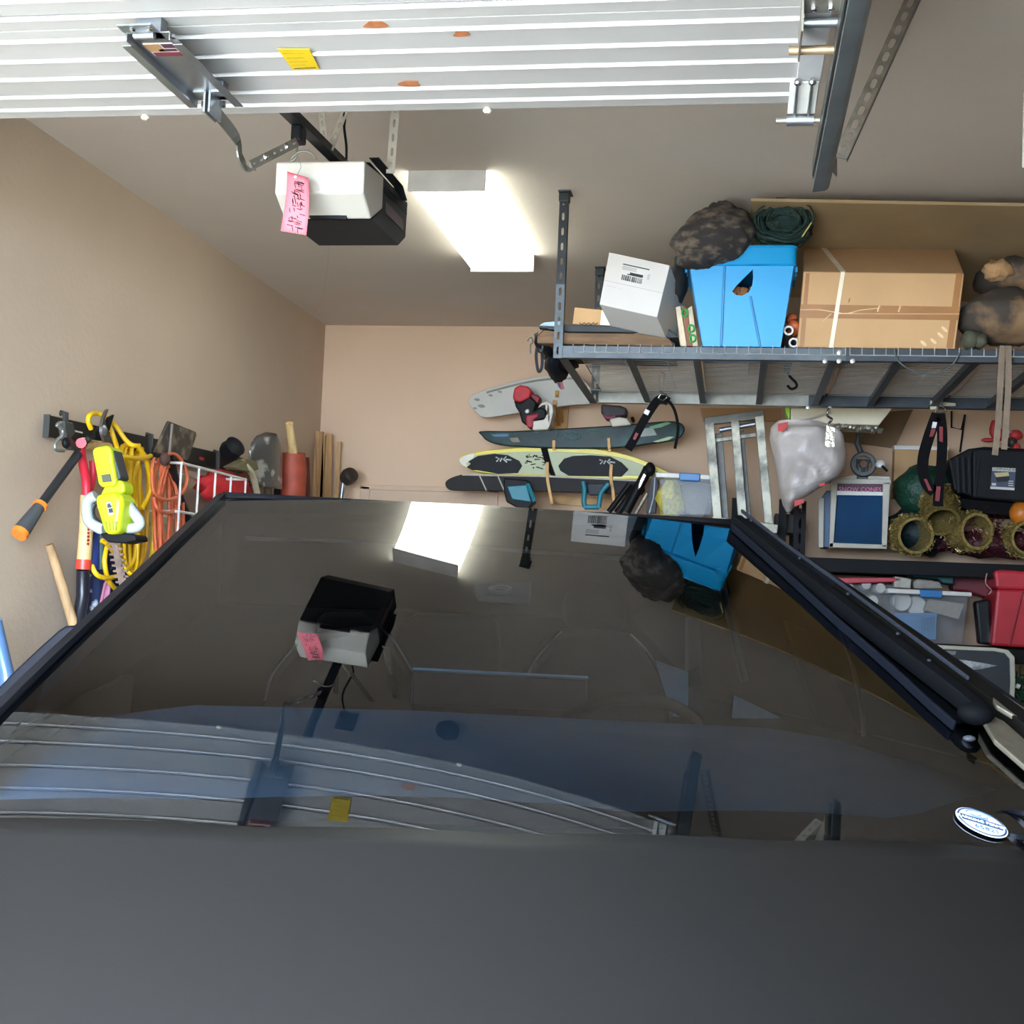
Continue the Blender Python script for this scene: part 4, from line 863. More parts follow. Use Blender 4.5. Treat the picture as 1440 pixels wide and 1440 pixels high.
ytube([(162, 694), (172, 700), (184, 716), (196, 733), (193, 741), (178, 744), (166, 748)], .019, x_ + .05, 10).build('rear_handle', GRP, ht, 60)
ytube([(172, 697), (184, 709), (199, 732), (197, 740)], .012, x_ + .03, 8).build('handle_grip', DGR, ht, 60)
yslab([(140, 750), (168, 748), (190, 752), (192, 760), (172, 764), (150, 762)], x_ - .02, .10, 'guard', BLK, ht)
yslab([(154, 751), (161, 751), (182, 834), (170, 838)], x_ + .05, .008, 'blade', mat('blade_brown', '#6d5a50', .45, .4, .3, 30), ht, .001)
for i in range(9):
    t = i / 9; cx_, cy2 = 160 + t * 16, 764 + t * 70
    for sg in (-1, 1):
        yslab([(cx_ + sg * 3, cy2 - 2), (cx_ + sg * 10, cy2 - 1), (cx_ + sg * 10, cy2 + 1.5), (cx_ + sg * 3, cy2 + 2)], x_ + .05, .008, 'tooth', MATS['blade_brown'], ht, 0)
# bypass pruner head sticking up over the rail
pr = wallthing('pruner', 'dark steel pruner head with hooked blade above tool rail', 'pruner', (142, 625))
xslab([(149, 575), (146, 577), (141, 588), (139, 600), (140, 612), (144, 622), (150, 622), (151, 608), (146, 600), (144, 590)], XW + .10, .012, 'hook_blade', mat('old_steel', '#5d5750', .45, .6, .2, 30), pr, .002)
xslab([(157, 583), (149, 587), (146, 596), (150, 606), (153, 596)], XW + .09, .012, 'cutting_blade', BLK, pr, .002)
xslab([(137, 598), (128, 610), (126, 618), (138, 620), (142, 608)], XW + .08, .02, 'handle_stub', BLK, pr)
MB().lathe([(.02, 0), (.02, .012), (.01, .018)], onX(143, 605, XW + .112), (1, 0, 0), 12).build('pivot_bolt', GALV, pr, 40)
# yellow cord bundle
YC = mat('cord_yellow', '#e3b412', .45, 0, .06); OC = mat('cord_orange', '#dd6f47', .45, 0, .06)
yc = wallthing('extension_cord', 'long yellow extension cord coiled in loops on left wall', 'cord', (185, 815))
random.seed(21); yp = []
def loops(n, cx0, cx1, top, bot, seed, xo):
    random.seed(seed); pts = []
    for i in range(n):
        c = cx0 + (cx1 - cx0) * random.random(); w = random.uniform(5, 17); b_ = bot + random.uniform(-28, 8); t_ = top + random.uniform(-3, 10)
        dx = random.uniform(-4, 5); z = xo + random.uniform(-.03, .03)
        pts += [(c - w * .3, t_, z), (c - w * .9, t_ + 32, z + .02), (c - w + dx, (t_ + b_) / 2, z), (c - w * .8 + dx, b_ - 20, z), (c + dx * 1.4, b_, z + .02), (c + w * .8 + dx, b_ - 22, z), (c + w + dx * .5, (t_ + b_) / 2, z), (c + w * .7, t_ + 26, z - .02)]
    return pts
yl_ = loops(10, 176, 204, 626, 806, 21, .06)
xtube(yl_, .0088, XW, 6, 5).build('cord_loops', YC, yc, 60)
xtube([(128, 603, .06), (124, 592, .06), (127, 583, .06), (136, 581, .06), (146, 586, .07), (154, 600, .08), (160, 615, .1), (165, 630, .1), (172, 655, .12), (182, 690, .13)], .0095, XW, 7, 6).build('top_loop', YC, yc, 60)
xtube([(150, 587, .05), (163, 599, .07), (176, 618, .1), (186, 626, .13), (194, 628, .14), (202, 640, .14), (209, 662, .14), (211, 690, .13), (200, 715, .12)], .0095, XW, 7, 6).build('top_loop', YC, yc, 60)
xtube([(165, 640, .14), (180, 643, .17), (200, 645, .17), (212, 641, .15)], .0095, XW, 7, 5).build('tie_loop', YC, yc, 60)
xtube([(129, 795, .06), (136, 808, .08), (150, 813, .09), (166, 810, .08)], .0095, XW, 7, 5).build('lower_loop', YC, yc, 60)
xtube([(150, 770, .07), (147, 790, .08), (152, 815, .08), (162, 828, .07), (170, 834, .07)], .0095, XW, 7, 5).build('lower_loop', YC, yc, 60)
xtube([(143, 760, .08), (152, 766, .09), (160, 778, .08)], .0095, XW, 7, 5).build('lower_loop', YC, yc, 60)
oc2 = wallthing('extension_cord', 'orange extension cord bundle hanging right of the yellow one', 'cord', (230, 790))
xtube(loops(8, 226, 242, 646, 800, 5, .10), .0072, XW, 6, 5).build('cord_loops', OC, oc2, 60)
xtube([(217, 645, .14), (214, 655, .15), (214, 680, .15), (217, 693, .16), (228, 702, .17), (244, 701, .17), (258, 690, .16), (263, 672, .15), (259, 654, .14), (248, 640, .13), (236, 639, .13), (232, 648, .13)], .0075, XW, 7, 6).build('side_loop', OC, oc2, 60)
xtube([(216, 700, .14), (222, 716, .16), (238, 721, .16), (251, 712, .15), (252, 698, .15)], .0075, XW, 7, 6).build('side_loop', OC, oc2, 60)
MB().ball(onX(232, 646, XW + .17), (.02, .03, .028), 10).build('cord_tie', mat('tie_brown', '#4a3028', .8), oc2, 60)
# square spade with dirty blade up
sp_ = wallthing('square_spade', 'dirt-caked square spade with blade up on the tool rail', 'spade', (240, 740))
DIRT = mat('dirty_blade', '#4b443b', .6, .3, 0, 16, .3, 40, col2='#8a7a66', thresh=(.5, .68))
xslab([(234, 592), (272, 607), (273, 612), (261, 648), (240, 642), (214, 636), (224, 614)], XW + .10, .012, 'blade', DIRT, sp_, .003)
xtube([(242, 596), (240, 620), (238, 640)], .008, XW + .12, 8).build('blade_rib', mat('rib_steel', '#6f665a', .5, .4), sp_, 60)
MB().tube([onX(239, 640, XW + .12), onX(250, 690, XW + .10), onX(268, 738, XW + .09)], .017, 10).build('shaft', mat('shaft_black', '#1d1d1f', .45), sp_, 60)
# wire basket with red cloth
wb2 = wallthing('wire_basket', 'white wire basket hung under the rail holding red cloth', 'basket', (310, 730), XL + .2)
mb = MB(); WW = mat('white_wire', '#d8d6cf', .4)
y0b, y1b = onX(255, 656, XL + .28).y, onX(346, 668, XL + .28).y; zt_ = onX(290, 660, XL + .28).z; zb_ = zt_ - .42
for z in (zt_, zt_ - .2, zb_):
    MB().tube([V((XL + .04, y0b, z)), V((XL + .28, y0b, z)), V((XL + .28, y1b, z)), V((XL + .04, y1b, z)), V((XL + .04, y0b, z))], .006, 6).build('rim_wire', WW, wb2)
n = 4
for i in range(n + 1):
    y = y0b + (y1b - y0b) * i / n
    MB().tube([V((XL + .28, y, zt_)), V((XL + .28, y, zb_)), V((XL + .04, y, zb_))], .005, 6).build('wire', WW, wb2)
rc = MB().ball(onX(318, 690, XL + .14), (.06, .30, .09), 20, amp=.3, freq=3, seed=2); rc2 = rc.build('red_cloth', mat('red_cloth', '#c9272c', .75, 0, .2, 10, .3, 40), None, 180)
tag(rc2, 'bright red cloth bundle inside the white wire basket', 'cloth')
# string trimmer head and hose
stt = wallthing('string_trimmer', 'string trimmer with black cap and olive guard resting on rail', 'trimmer', (340, 700))
c = onX(326, 632, XW + .14); MB().lathe([(.02, -.04), (.045, -.035), (.052, -.012), (.047, .012), (.05, .03), (.035, .04), (.01, .045)], c, (.75, -.45, .5), 20).build('spool_cap', BLK, stt, 50)
xslab([(332, 645), (345, 648), (348, 660), (336, 664), (316, 660), (312, 656), (325, 650)], XW + .08, .06, 'olive_guard', mat('olive_guard', '#6b6547', .6), stt, .008)
xtube([(340, 650, .12), (348, 658, .13), (356, 670, .12), (363, 700, .1)], .016, XW, 8, 5).build('curved_tube', mat('tube_cream', '#c8c09c', .5), stt, 60)
# round point shovel
rs = wallthing('round_shovel', 'old round point shovel, silvery blade with white paint splash', 'shovel', (375, 700))
ell = []
cx_, cy2 = onX(376, 645, XW + .08), 0
def rsp(a, c):
    px = 376 + (24 * (1 - .12 * c)) * (2 * a - 1) * math.sqrt(max(0, 1 - max(0, (.42 - c) / .42) ** 2)); py = 611 + 76 * c + 3 * (2 * a - 1)
    p = onX(px, py, XW + .08); p.x += .05 - .06 * (2 * a - 1) ** 2; return p
PNT = mat('paint_splashed_steel', '#6f6e6b', .35, .6, 0, 7, .1, 30, col2='#d9d7d2', thresh=(.60, .66))
MB().grid(rsp, 14, 14).build('blade', PNT, rs, 180, thick=.004)
MB().tube([onX(376, 680, XW + .10), onX(380, 740, XW + .08)], .02, 10).build('shaft', mat('dark_ash', '#5a4632', .7), rs, 60)
bg3 = slabX([(386, 668), (398, 665), (399, 700), (384, 700)], XW + .02, .03).build('black_bracket', BLK, None, bevel=.006); tag(bg3, 'black hook block between round shovel and red sleeve', 'hook')
# red sleeves with a wooden handle
rd = wallthing('post_digger', 'rusty red tool sleeve with pale wooden handle near the corner', 'tool', (410, 700))
rr = mat('rusty_red', '#a0452f', .6, 0, .2, 14)
MB().tube([onX(411, 637, XW + .10), onX(411, 662, XW + .10), onX(411, 700, XW + .10)], [.068, .078, .070], 16).build('red_sleeve', rr, rd, 40)
MB().tube([onX(407, 595, XW + .12), onX(412, 640, XW + .11)], [.020, .027], 12).build('wooden_handle', WOODY, rd, 60)
q = onX(425, 700, XW + .08); r2 = MB().tube([onX(426, 643, XW + .08), q, V((q.x, q.y, .001))], [.036, .046, .046], 14).build('red_pipe', mat('dark_red_pipe', '#6e3226', .6, 0, .2, 14), None, 40); tag(r2, 'darker red pipe standing between red sleeve and wooden stakes', 'pipe')
# wooden stakes in the corner
stl = [((441, 609), (449, 706), .022), ((447, 606), (454, 706), .02), ((452, 607), (458, 706), .024), ((458, 610), (462, 706), .026), ((464, 610), (467, 706), .026), ((456, 612), (452, 706), .018), ((477, 621), (473, 706), .024)]
nms = ['leftmost of the pale wooden stakes in the corner', 'thin pale stake second from left in the corner bundle', 'pale wooden stake third from left in the corner bundle', 'brown stake in the middle of the corner bundle', 'wide stake at the right side of the corner bundle', 'short crossing stake behind the corner bundle', 'single shorter stake standing right of the corner bundle']
for i, (a, c, w) in enumerate(stl):
    y = YB - .08 - .018 * (i % 3) if i < 6 else YB - .06
    p, q = onY(*a, y), onY(*c, y); q2 = q + (q - p) * .9
    o = MB().tube([p, V((q2.x, q2.y, .001))] if i == 6 else [p, V((q.x + (q.x - p.x) * 2, q.y, .001))], .01, flat=(w * 1.1, .012), up=(0, 1, 0)).build('wooden_stake', mat('stake_wood_%d' % (i % 3), ('#c09a6a', '#b58b5b', '#a67f52')[i % 3], .75, 0, .15, 8, stretch=(8, 8, 1)), None, bevel=.002)
    tag(o, nms[i], 'stake', 'wooden stakes in the corner')
# ball headed putter-like knob
kb = thing('knob_rod', 'dark round knob on a short silver rod beside the wooden stakes', 'tool', onY(488, 700, YB - .25))
MB().lathe([(.02, -.045), (.045, -.035), (.052, 0), (.045, .03), (.02, .04)], onY(491, 670, YB - .25), (.6, -.6, .35), 18).build('knob', mat('knob_dark', '#3a2f2a', .35, .2), kb, 50)
q = onY(479, 705, YB - .25); MB().tube([onY(483, 676, YB - .25), q, V((q.x - .05, q.y, .001))], .014, 10).build('rod', GALV, kb, 60)
# pole leaning on the wall, folded chair bag, pink rods, bit of a blue handle
po_ = MB().tube([onX(69, 766, XL + .05), onX(80, 800, XL + .07), onX(104, 880, XL + .14), V((XL + .42, onX(104, 880, XL + .14).y + .25, .002))], [.015, .018, .019, .019], 10).build('wooden_pole', mat('worn_pole', '#a8875f', .7, 0, .3, 6, stretch=(6, 6, 1)), None, 60)
tag(po_, 'worn wooden pole leaning alone below the lopper', 'pole')
cbag = thing('folded_chair', 'navy folded camp chair with white pattern behind the shovel', 'chair', onX(140, 880, XW))
NVY = mat('navy_cloth', '#18284f', .8, 0, 0, 11, .1, 40, col2='#cfd5da', thresh=(.60, .66))
xslab([(112, 790), (120, 770), (150, 778), (168, 800), (178, 830), (160, 900), (108, 900)], XW - .04, .08, 'cloth_body', NVY, cbag, .02)
MB().tube([onX(131, 742, XW + .03), onX(131, 800, XW + .03)], .022, 10).build('blue_arm', mat('royal_blue', '#233f8f', .5), cbag, 60)
MB().tube([onX(140, 748, XW + .04), onX(141, 800, XW + .04)], .016, 8).build('frame_tube', mat('teal_grey', '#56706f', .4), cbag, 60)
MB().tube([onX(152, 812, XW + .06), onX(149, 860, XW + .06)], .012, 8).build('pink_rod', mat('pink_rod', '#d58ab0', .5), cbag, 60)
MB().tube([onX(148, 820, XW + .07), onX(139, 862, XW + .07)], .006, 8).build('pink_rod', mat('dusty_pink', '#9a5a6c', .5), cbag, 60)
fh = MB().tube([onX(-6, 872, XL + .12), onX(0, 905, XL + .12), onX(9, 948, XL + .14), onX(12, 990, XL + .16), V((XL + .35, onX(12, 990, XL + .16).y - .1, .002))], [.02, .024, .026, .026, .026], 10).build('garden_tool', mat('steel_blue', '#5f7fa8', .3, .3), None, 60)
tag(fh, 'blue grey tool handle at the far left edge behind side mirror', 'handle')
# ------------------------------------------------------------------ boards on the back wall
PEG = mat('peg_wood', '#c99c5e', .55, 0, .15, 12)
def bthing(name, label, cat, px, y=YB - .1, group=None): return thing(name, label, cat, onY(px[0], px[1], y), group)
rk = bthing('board_rack', 'pale wooden wall rack with pegs carrying the boards', 'rack', (760, 700), YB - .02)
for pts in ([(779, 562), (800, 566), (797, 606), (774, 603)], [(775, 695), (860, 702), (861, 716), (775, 708)]):
    slabY(pts, YB - .03, .028).build('back_plank', PEG, rk, bevel=.002)
for a, c in (((783, 552), (790, 592)), ((780, 566), (786, 596))): MB().tube([onY(*a, YB - .30), onY(*c, YB - .03)], .01, flat=(.022, .03), up=(0, 0, 1)).build('rack_peg', PEG, rk, bevel=.002)
for pts in ([(779, 619), (779, 630)], [(856, 616), (857, 632)], [(770, 650), (770, 672), (773, 690), (776, 706)], [(860, 653), (859, 672), (862, 690), (864, 714)]):
    MB().tube(smooth_path([onY(*p, YB - .42) for p in pts], 4), .01, flat=(.018, .02), up=(0, 1, 0)).build('rack_peg', PEG, rk, bevel=.003)
    MB().tube([onY(*pts[-1], YB - .42), onY(*pts[-1], YB - .02)], .01, flat=(.018, .025), up=(0, 0, 1)).build('rack_peg', PEG, rk, bevel=.002)
# grey board at the top
GB = mat('weathered_grey', '#b3b0a6', .55, 0, .08, 5, .05, 20)
o1 = [(659, 563), (663, 556), (680, 549), (720, 537), (760, 529), (792, 526), (815, 529), (840, 560), (838, 567), (800, 570), (760, 576), (720, 582), (682, 587), (670, 580), (661, 570)]
wb1 = MB().prism(smooth_path(pY(o1, YB - .28), 3, True), (0, .035, 0)).build('wakeboard', GB, None, bevel=.008, seg=3); tag(wb1, 'worn light grey board, topmost on the wall rack', 'board')
MB().tube(smooth_path(pY([(684, 552), (725, 541), (770, 533), (806, 532)], YB - .286), 5), .006, 6).build('rail_line', mat('rail_shadow', '#8d8a80', .6), wb1)
for p, w in (((671, 562), 4), ((677, 571), 5), ((690, 556), 3), ((703, 551), 3), ((668, 574), 3)):
    MB().prism([onY(p[0] + w * math.cos(t) * (1 + .3 * math.sin(2 * t)), p[1] + w * .5 * math.sin(t), YB - .281) for t in [i * math.pi / 5 for i in range(10)]], (0, .001, 0)).build('scuff', mat('scuff_grey', '#7d786e', .8), wb1)
for pts, c in (([(779, 533), (784, 532), (789, 543), (786, 546)], '#7b86a8'), ([(783, 536), (790, 534), (794, 547), (788, 548)], '#a65a62')):
    slabY(pts, YB - .2825, .002).build('board_decal', mat('decal_' + c[1:], c, .5), wb1)
# dark green board with two boots
gnm = mat('deep_green_gloss', '#0e2624', .3, 0, 0, 6, col2='#1b423d', thresh=(.5, .75), spec=.2)
gp = [(675, 606), (720, 606), (780, 603), (850, 599), (910, 594), (940, 592), (956, 594), (963, 602), (958, 614), (945, 620), (910, 625), (870, 630), (800, 631), (740, 629), (705, 626), (685, 620), (677, 612)]
gb = MB().prism(smooth_path(pY(gp, YB - .42), 3, True), (0, .03, 0)).build('wakeboard', gnm, None, bevel=.008, seg=3); tag(gb, 'glossy dark green board carrying boots on the wall rack', 'board')
yg = YB - .424
for pts, c in (([(900, 603), (918, 601), (924, 612), (896, 615)], '#7c867c'), ([(912, 600), (938, 593), (944, 595), (930, 601), (918, 603)], '#5f8f62'), ([(918, 621), (940, 614), (948, 614), (940, 619), (925, 622)], '#a3b57b'), ([(690, 611), (716, 610), (714, 614), (695, 614)], '#39557a'), ([(716, 616), (728, 615), (732, 622), (720, 622)], '#5a4a33')):
    slabY(pts, yg, .003).build('board_graphic', mat('green_art_' + c[1:], c, .25), gb, bevel=.0008)
for c_, rx, ry, a0, a1 in (((804, 613), 13, 6, 0, 6.28), ((804, 613), 8, 3.5, 0, 6.28), ((755, 615), 10, 7, 1, 5), ((835, 613), 12, 8, 3.5, 6.5), ((775, 610), 10, 8, 5, 7.8)):
    MB().tube([onY(c_[0] + rx * math.cos(a0 + (a1 - a0) * k / 20), c_[1] + ry * math.sin(a0 + (a1 - a0) * k / 20), yg) for k in range(21)], .0023, 4).build('board_graphic', mat('green_swirl', '#4f7a72', .3), gb)
REDF = mat('boot_red', '#b0202a', .6, 0, .15, 12); BCR = mat('boot_cream', '#cfc9bd', .6)
def boot(pts, y, d, m_, nm, par): return slabY(pts, y, d).build(nm, m_, par, bevel=.012, seg=3)
b1 = bthing('board_boot', 'red black and white binding boot at left on the green board', 'boot', (755, 603), YB - .4)
boot([(721, 556), (723, 545), (731, 541), (742, 543), (748, 549), (744, 560), (730, 566), (721, 562)], YB - .5, .12, REDF, 'red_liner', b1)
boot([(745, 552), (757, 555), (760, 560), (756, 568), (746, 564)], YB - .47, .1, mat('boot_dark_red', '#7d1f2a', .6), 'tongue', b1)
boot([(722, 562), (732, 566), (745, 556), (755, 566), (752, 576), (760, 572), (768, 576), (768, 588), (745, 594), (734, 595), (730, 580), (725, 572)], YB - .49, .12, BLK, 'black_shell', b1)
boot([(739, 584), (757, 581), (757, 586), (750, 590), (750, 601), (742, 602), (739, 594)], YB - .505, .1, mat('boot_crimson', '#9a2734', .6), 'buckle_strap', b1)
boot([(749, 592), (765, 590), (768, 584), (772, 570), (766, 568), (756, 574), (760, 567), (770, 564), (777, 570), (778, 580), (774, 596), (770, 604), (749, 605)], YB - .5, .12, BCR, 'cream_cuff', b1)
boot([(737, 577), (743, 574), (745, 580), (739, 582)], YB - .512, .02, WHT, 'logo_patch', b1)
b2 = bthing('board_boot', 'plum and cream binding boot at right on the green board', 'boot', (865, 602), YB - .4)
boot([(845, 568), (872, 570), (882, 574), (880, 584), (868, 586), (850, 586), (845, 580)], YB - .48, .12, mat('boot_plum', '#2c2530', .6, 0, .3, 30), 'plum_shell', b2)
boot([(846, 582), (858, 584), (866, 580), (866, 588), (852, 590)], YB - .485, .1, mat('boot_wine', '#7c3c4d', .6), 'wine_lining', b2)
boot([(856, 589), (870, 586), (882, 588), (888, 597), (860, 600)], YB - .49, .12, BCR, 'cream_cuff', b2)
boot([(886, 586), (891, 585), (893, 593), (888, 594)], YB - .495, .04, BLK, 'black_buckle', b2)
# yellow surfboard
yp_ = [(645, 646), (652, 640), (680, 634), (720, 630), (760, 628), (800, 629), (850, 633), (890, 642), (920, 654), (945, 668), (930, 672), (890, 674), (800, 672), (740, 668), (690, 666), (665, 662), (650, 654)]
SY = mat('board_yellow', '#d6c32a', .35, 0, .08, 6); SG = mat('board_sage', '#a6ab84', .45, 0, .06, 5)
sb_ = bthing('surfboard', 'yellow and sage surfboard with two black deck pads on the wall rack', 'surfboard', (790, 672), YB - .4)
MB().prism(smooth_path(pY(yp_, YB - .40), 4, True), (0, .06, 0)).build('board_core', SY, sb_, 40, bevel=.02, seg=3)
dk = [(652, 649), (668, 641), (700, 637), (760, 635), (820, 637), (870, 643), (905, 654), (925, 664), (905, 668), (800, 669), (740, 666), (690, 664), (668, 660)]
MB().prism(smooth_path(pY(dk, YB - .406), 4, True), (0, .01, 0)).build('deck_face', SG, sb_, bevel=.002)
MB().prism(smooth_path(pY([(646, 647), (653, 641), (668, 638), (664, 646), (655, 652), (660, 658), (650, 654)], YB - .409), 3, True), (0, .012, 0)).build('white_tip', mat('tip_cream', '#d9d6c2', .45), sb_, bevel=.002)
for pts in ([(656, 657), (662, 652), (658, 649), (672, 641), (695, 638), (714, 640), (730, 648), (734, 655), (728, 665), (700, 666), (672, 661), (664, 661)], [(785, 655), (793, 645), (806, 641), (830, 640), (858, 642), (874, 650), (884, 660), (874, 670), (800, 669), (788, 662)]):
    slabY(pts, YB - .415, .008).build('deck_pad', BLK, sb_, bevel=.002)
slabY([(760, 629), (769, 629), (775, 652), (781, 669), (774, 668), (766, 650)], YB - .418, .012).build('black_strap', mat('strap_black', '#101010', .8, spec=.1), sb_)
def scrawl(strokes, y, r, m_, par, nm):
    for st in strokes: MB().tube([onY(*p, y) for p in st], r, 4).build(nm, m_, par)
PADW = mat('pad_logo', '#c9c9c4', .5)
for ox in (0, 146):
    oy = 0 if ox == 0 else 3.5
    scrawl([[(697 + ox, 643 + oy), (702 + ox, 645 + oy), (698 + ox, 649 + oy)], [(703 + ox, 649 + oy), (706 + ox, 644 + oy)], [(712 + ox, 642 + oy), (708 + ox, 646 + oy), (713 + ox, 650 + oy)], [(711 + ox, 646 + oy), (719 + ox, 647 + oy)]], YB - .417, .004, PADW, sb_, 'pad_logo')
random.seed(4); sg_ = []
for i in range(20):
    a = (random.uniform(738, 765), random.uniform(638, 658)); sg_.append([a, (a[0] + random.uniform(-4, 5), a[1] + random.uniform(-2, 3)), (a[0] + random.uniform(0, 6), a[1] + random.uniform(-1, 3))])
scrawl(sg_, YB - .408, .0025, INK, sb_, 'board_script')
# dark long board with teal bindings
dp = [(626, 679), (632, 673), (646, 668), (662, 667), (760, 669), (850, 673), (900, 676), (902, 696), (850, 694), (760, 691), (680, 690), (640, 690), (629, 687)]
db = bthing('snowboard', 'dark brown long board with pale top edge, lowest on the wall rack', 'board', (760, 692), YB - .4)
MB().prism(smooth_path(pY(dp, YB - .42), 3, True), (0, .02, 0)).build('board_core', mat('board_charcoal', '#242121', .6, spec=.2), db, bevel=.004)
MB().tube(pY([(650, 667.5), (760, 669.5), (850, 673.5), (898, 676)], YB - .42), .006, 6).build('metal_edge', mat('edge_cream', '#b9b3a4', .5), db)
for a, c in (((674, 668), (684, 690)), ((700, 669), (709, 690))): MB().tube([onY(*a, YB - .425), onY(*c, YB - .425)], .004, 5).build('stripe', MATS['edge_cream'], db)
TEAL = mat('binding_teal', '#1f7585', .5)
for nm, lab, L in (('board_binding', 'black and teal binding on the dark board, left one', [[(708, 672), (742, 675), (752, 706), (738, 720), (712, 706), (708, 690)], [(713, 684), (740, 682), (747, 706), (720, 702)], [(708, 671), (716, 686), (713, 700)]]),
                   ('board_binding', 'teal U-shaped binding on the dark board, right one', None)):
    o = bthing(nm, lab, 'binding', (728, 708) if L else (833, 714), YB - .5, None)
    if L:
        slabY(L[0], YB - .50, .08).build('black_frame', BLK, o, bevel=.008); slabY(L[1], YB - .515, .02).build('teal_panel', TEAL, o, bevel=.004); MB().tube(pY([(742, 680), (752, 705)], YB - .51), .012, 6).build('side_rail', TEAL, o)
    else:
        slabY([(824, 680), (850, 680), (845, 696), (828, 696)], YB - .48, .06).build('black_pad', mat('pad_navy', '#0d1520', .6), o, bevel=.004)
        MB().tube(smooth_path(pY([(820, 677), (822, 690), (821, 705), (823, 713)], YB - .52), 4), .014, 8).build('teal_arm', TEAL, o, 60); MB().tube(smooth_path(pY([(856, 680), (846, 692), (843, 704), (842, 713)], YB - .52), 4), .014, 8).build('teal_arm', TEAL, o, 60)
        MB().tube(pY([(822, 713), (842, 713)], YB - .52), .014, 8).build('teal_bar', TEAL, o, 60)
# folded tripods and bags in front
trp = bthing('folded_tripod', 'folded black tripod with silver clamp leaning right', 'tripod', (880, 720), YB - .5)
MB().tube(pY([(912, 658), (905, 672), (880, 720)], YB - .55), .028, 10).build('leg', BLK, trp, 60); MB().tube(pY([(902, 676), (868, 722)], YB - .53), .022, 10).build('leg', BLK, trp, 60); MB().tube(pY([(886, 680), (856, 720)], YB - .5), .016, 10).build('leg', BLK, trp, 60)
slabY([(905, 664), (910, 668), (901, 686), (896, 690), (899, 676)], YB - .6, .05).build('silver_clamp', CHR, trp, bevel=.006)
MB().ball(onY(914, 660, YB - .56), (.03, .03, .04), 10).build('tripod_head', BLK, trp, 60)
tr2 = bthing('folded_stand', 'flat black folded stand with pale edge beside the clear bin', 'stand', (905, 722), YB - .55)
slabY([(916, 668), (926, 672), (922, 722), (908, 722), (912, 690)], YB - .62, .05).build('stand_panel', mat('stand_navy', '#22262f', .6), tr2, bevel=.003)
MB().tube(pY([(921, 671), (919, 700), (913, 722)], YB - .63), .004, 6).build('pale_edge', mat('edge_grey', '#a9adb0', .5), tr2)
MB().tube(pY([(910, 694), (894, 722)], YB - .62), .012, 8).build('chrome_leg', GALVD, tr2, 60)
# clear bin with blue latch, behind the step frame
CLR = glass_mat('clear_plastic', (.80, .82, .80), 1.3, .15); CLRM = mat('clouded_plastic', '#b4bac0', .25, 0, .1, 6, alpha=.26)
cb1 = bthing('clear_bin', 'clear plastic bin with white lid and blue latch left of the step frame', 'bin', (960, 725), YB - .7)
yq = YB - .75
slabY([(927, 672), (1004, 672), (1003, 726), (931, 726)], yq, .40).build('bin_body', CLRM, cb1, bevel=.01)
slabY([(922, 664), (1006, 668), (1006, 675), (922, 671)], yq - .02, .45).build('white_lid', WHT, cb1, bevel=.006)
slabY([(955, 664.5), (985, 666), (984, 677), (955, 675.5)], yq - .035, .03).build('blue_latch', mat('latch_blue', '#1c6fae', .4), cb1, bevel=.005)
c1 = MB().ball(onY(943, 703, yq + .14), (.075, .09, .11), 14, amp=.35, freq=3, seed=5).build('yellow_stuffing', mat('tinsel_yellow', '#c9bd4a', .5, 0, .3, 50), None, 60); tag(c1, 'yellow crumpled decoration showing through the clear bin', 'decoration')
c2 = MB().ball(onY(978, 702, yq + .2), (.10, .09, .11), 14, amp=.25, freq=2, seed=8).build('grey_bundle', mat('grey_bundle', '#77766c', .8), None, 60); tag(c2, 'grey wrapped bundle inside the clear bin', 'bundle')
# step frame
FRM = mat('worn_aluminium', '#6f6e66', .55, .3, .0, 12, .15, 50, col2='#c4c1ae', thresh=(.38, .62)); FRD = mat('worn_aluminium_dark', '#5e5d58', .5, .5, .2, 20)
sf = bthing('step_ladder', 'worn aluminium folding step ladder with three long rails hanging at the wall', 'ladder', (1040, 748), YB - .7)
yf = YB - .82
def rail_(pts, y, d, m_, nm='rail'): return slabY(pts, y, d).build(nm, m_, sf, bevel=.003)
rail_([(990, 587), (1074, 576), (1075, 588), (991, 598)], yf, .04, FRD, 'top_cap')
for pts, m_ in (([(991, 596), (1004, 594), (1015, 728), (1003, 727)], FRM), ([(1028, 592), (1039, 590), (1051, 733), (1038, 731)], FRM), ([(1062, 586), (1074, 584), (1087, 737), (1075, 735)], FRM)): rail_(pts, yf - .02, .05, m_)
for pts in ([(1005, 610), (1016, 609), (1025, 729), (1015, 728)], [(1040, 606), (1046, 605), (1057, 733), (1051, 733)]): rail_(pts, yf + .05, .03, FRD)
rail_([(1004, 617), (1063, 608), (1063, 614), (1004, 622)], yf + .03, .03, FRM, 'cross_bar')
MB().tube(pY([(1012, 605), (1062, 596)], yf + .03), .014, 8).build('hinge_rod', GALV, sf, 60)
rail_([(1002, 726), (1094, 738), (1093, 750), (1002, 740)], yf - .02, .08, FRM, 'foot_bar')
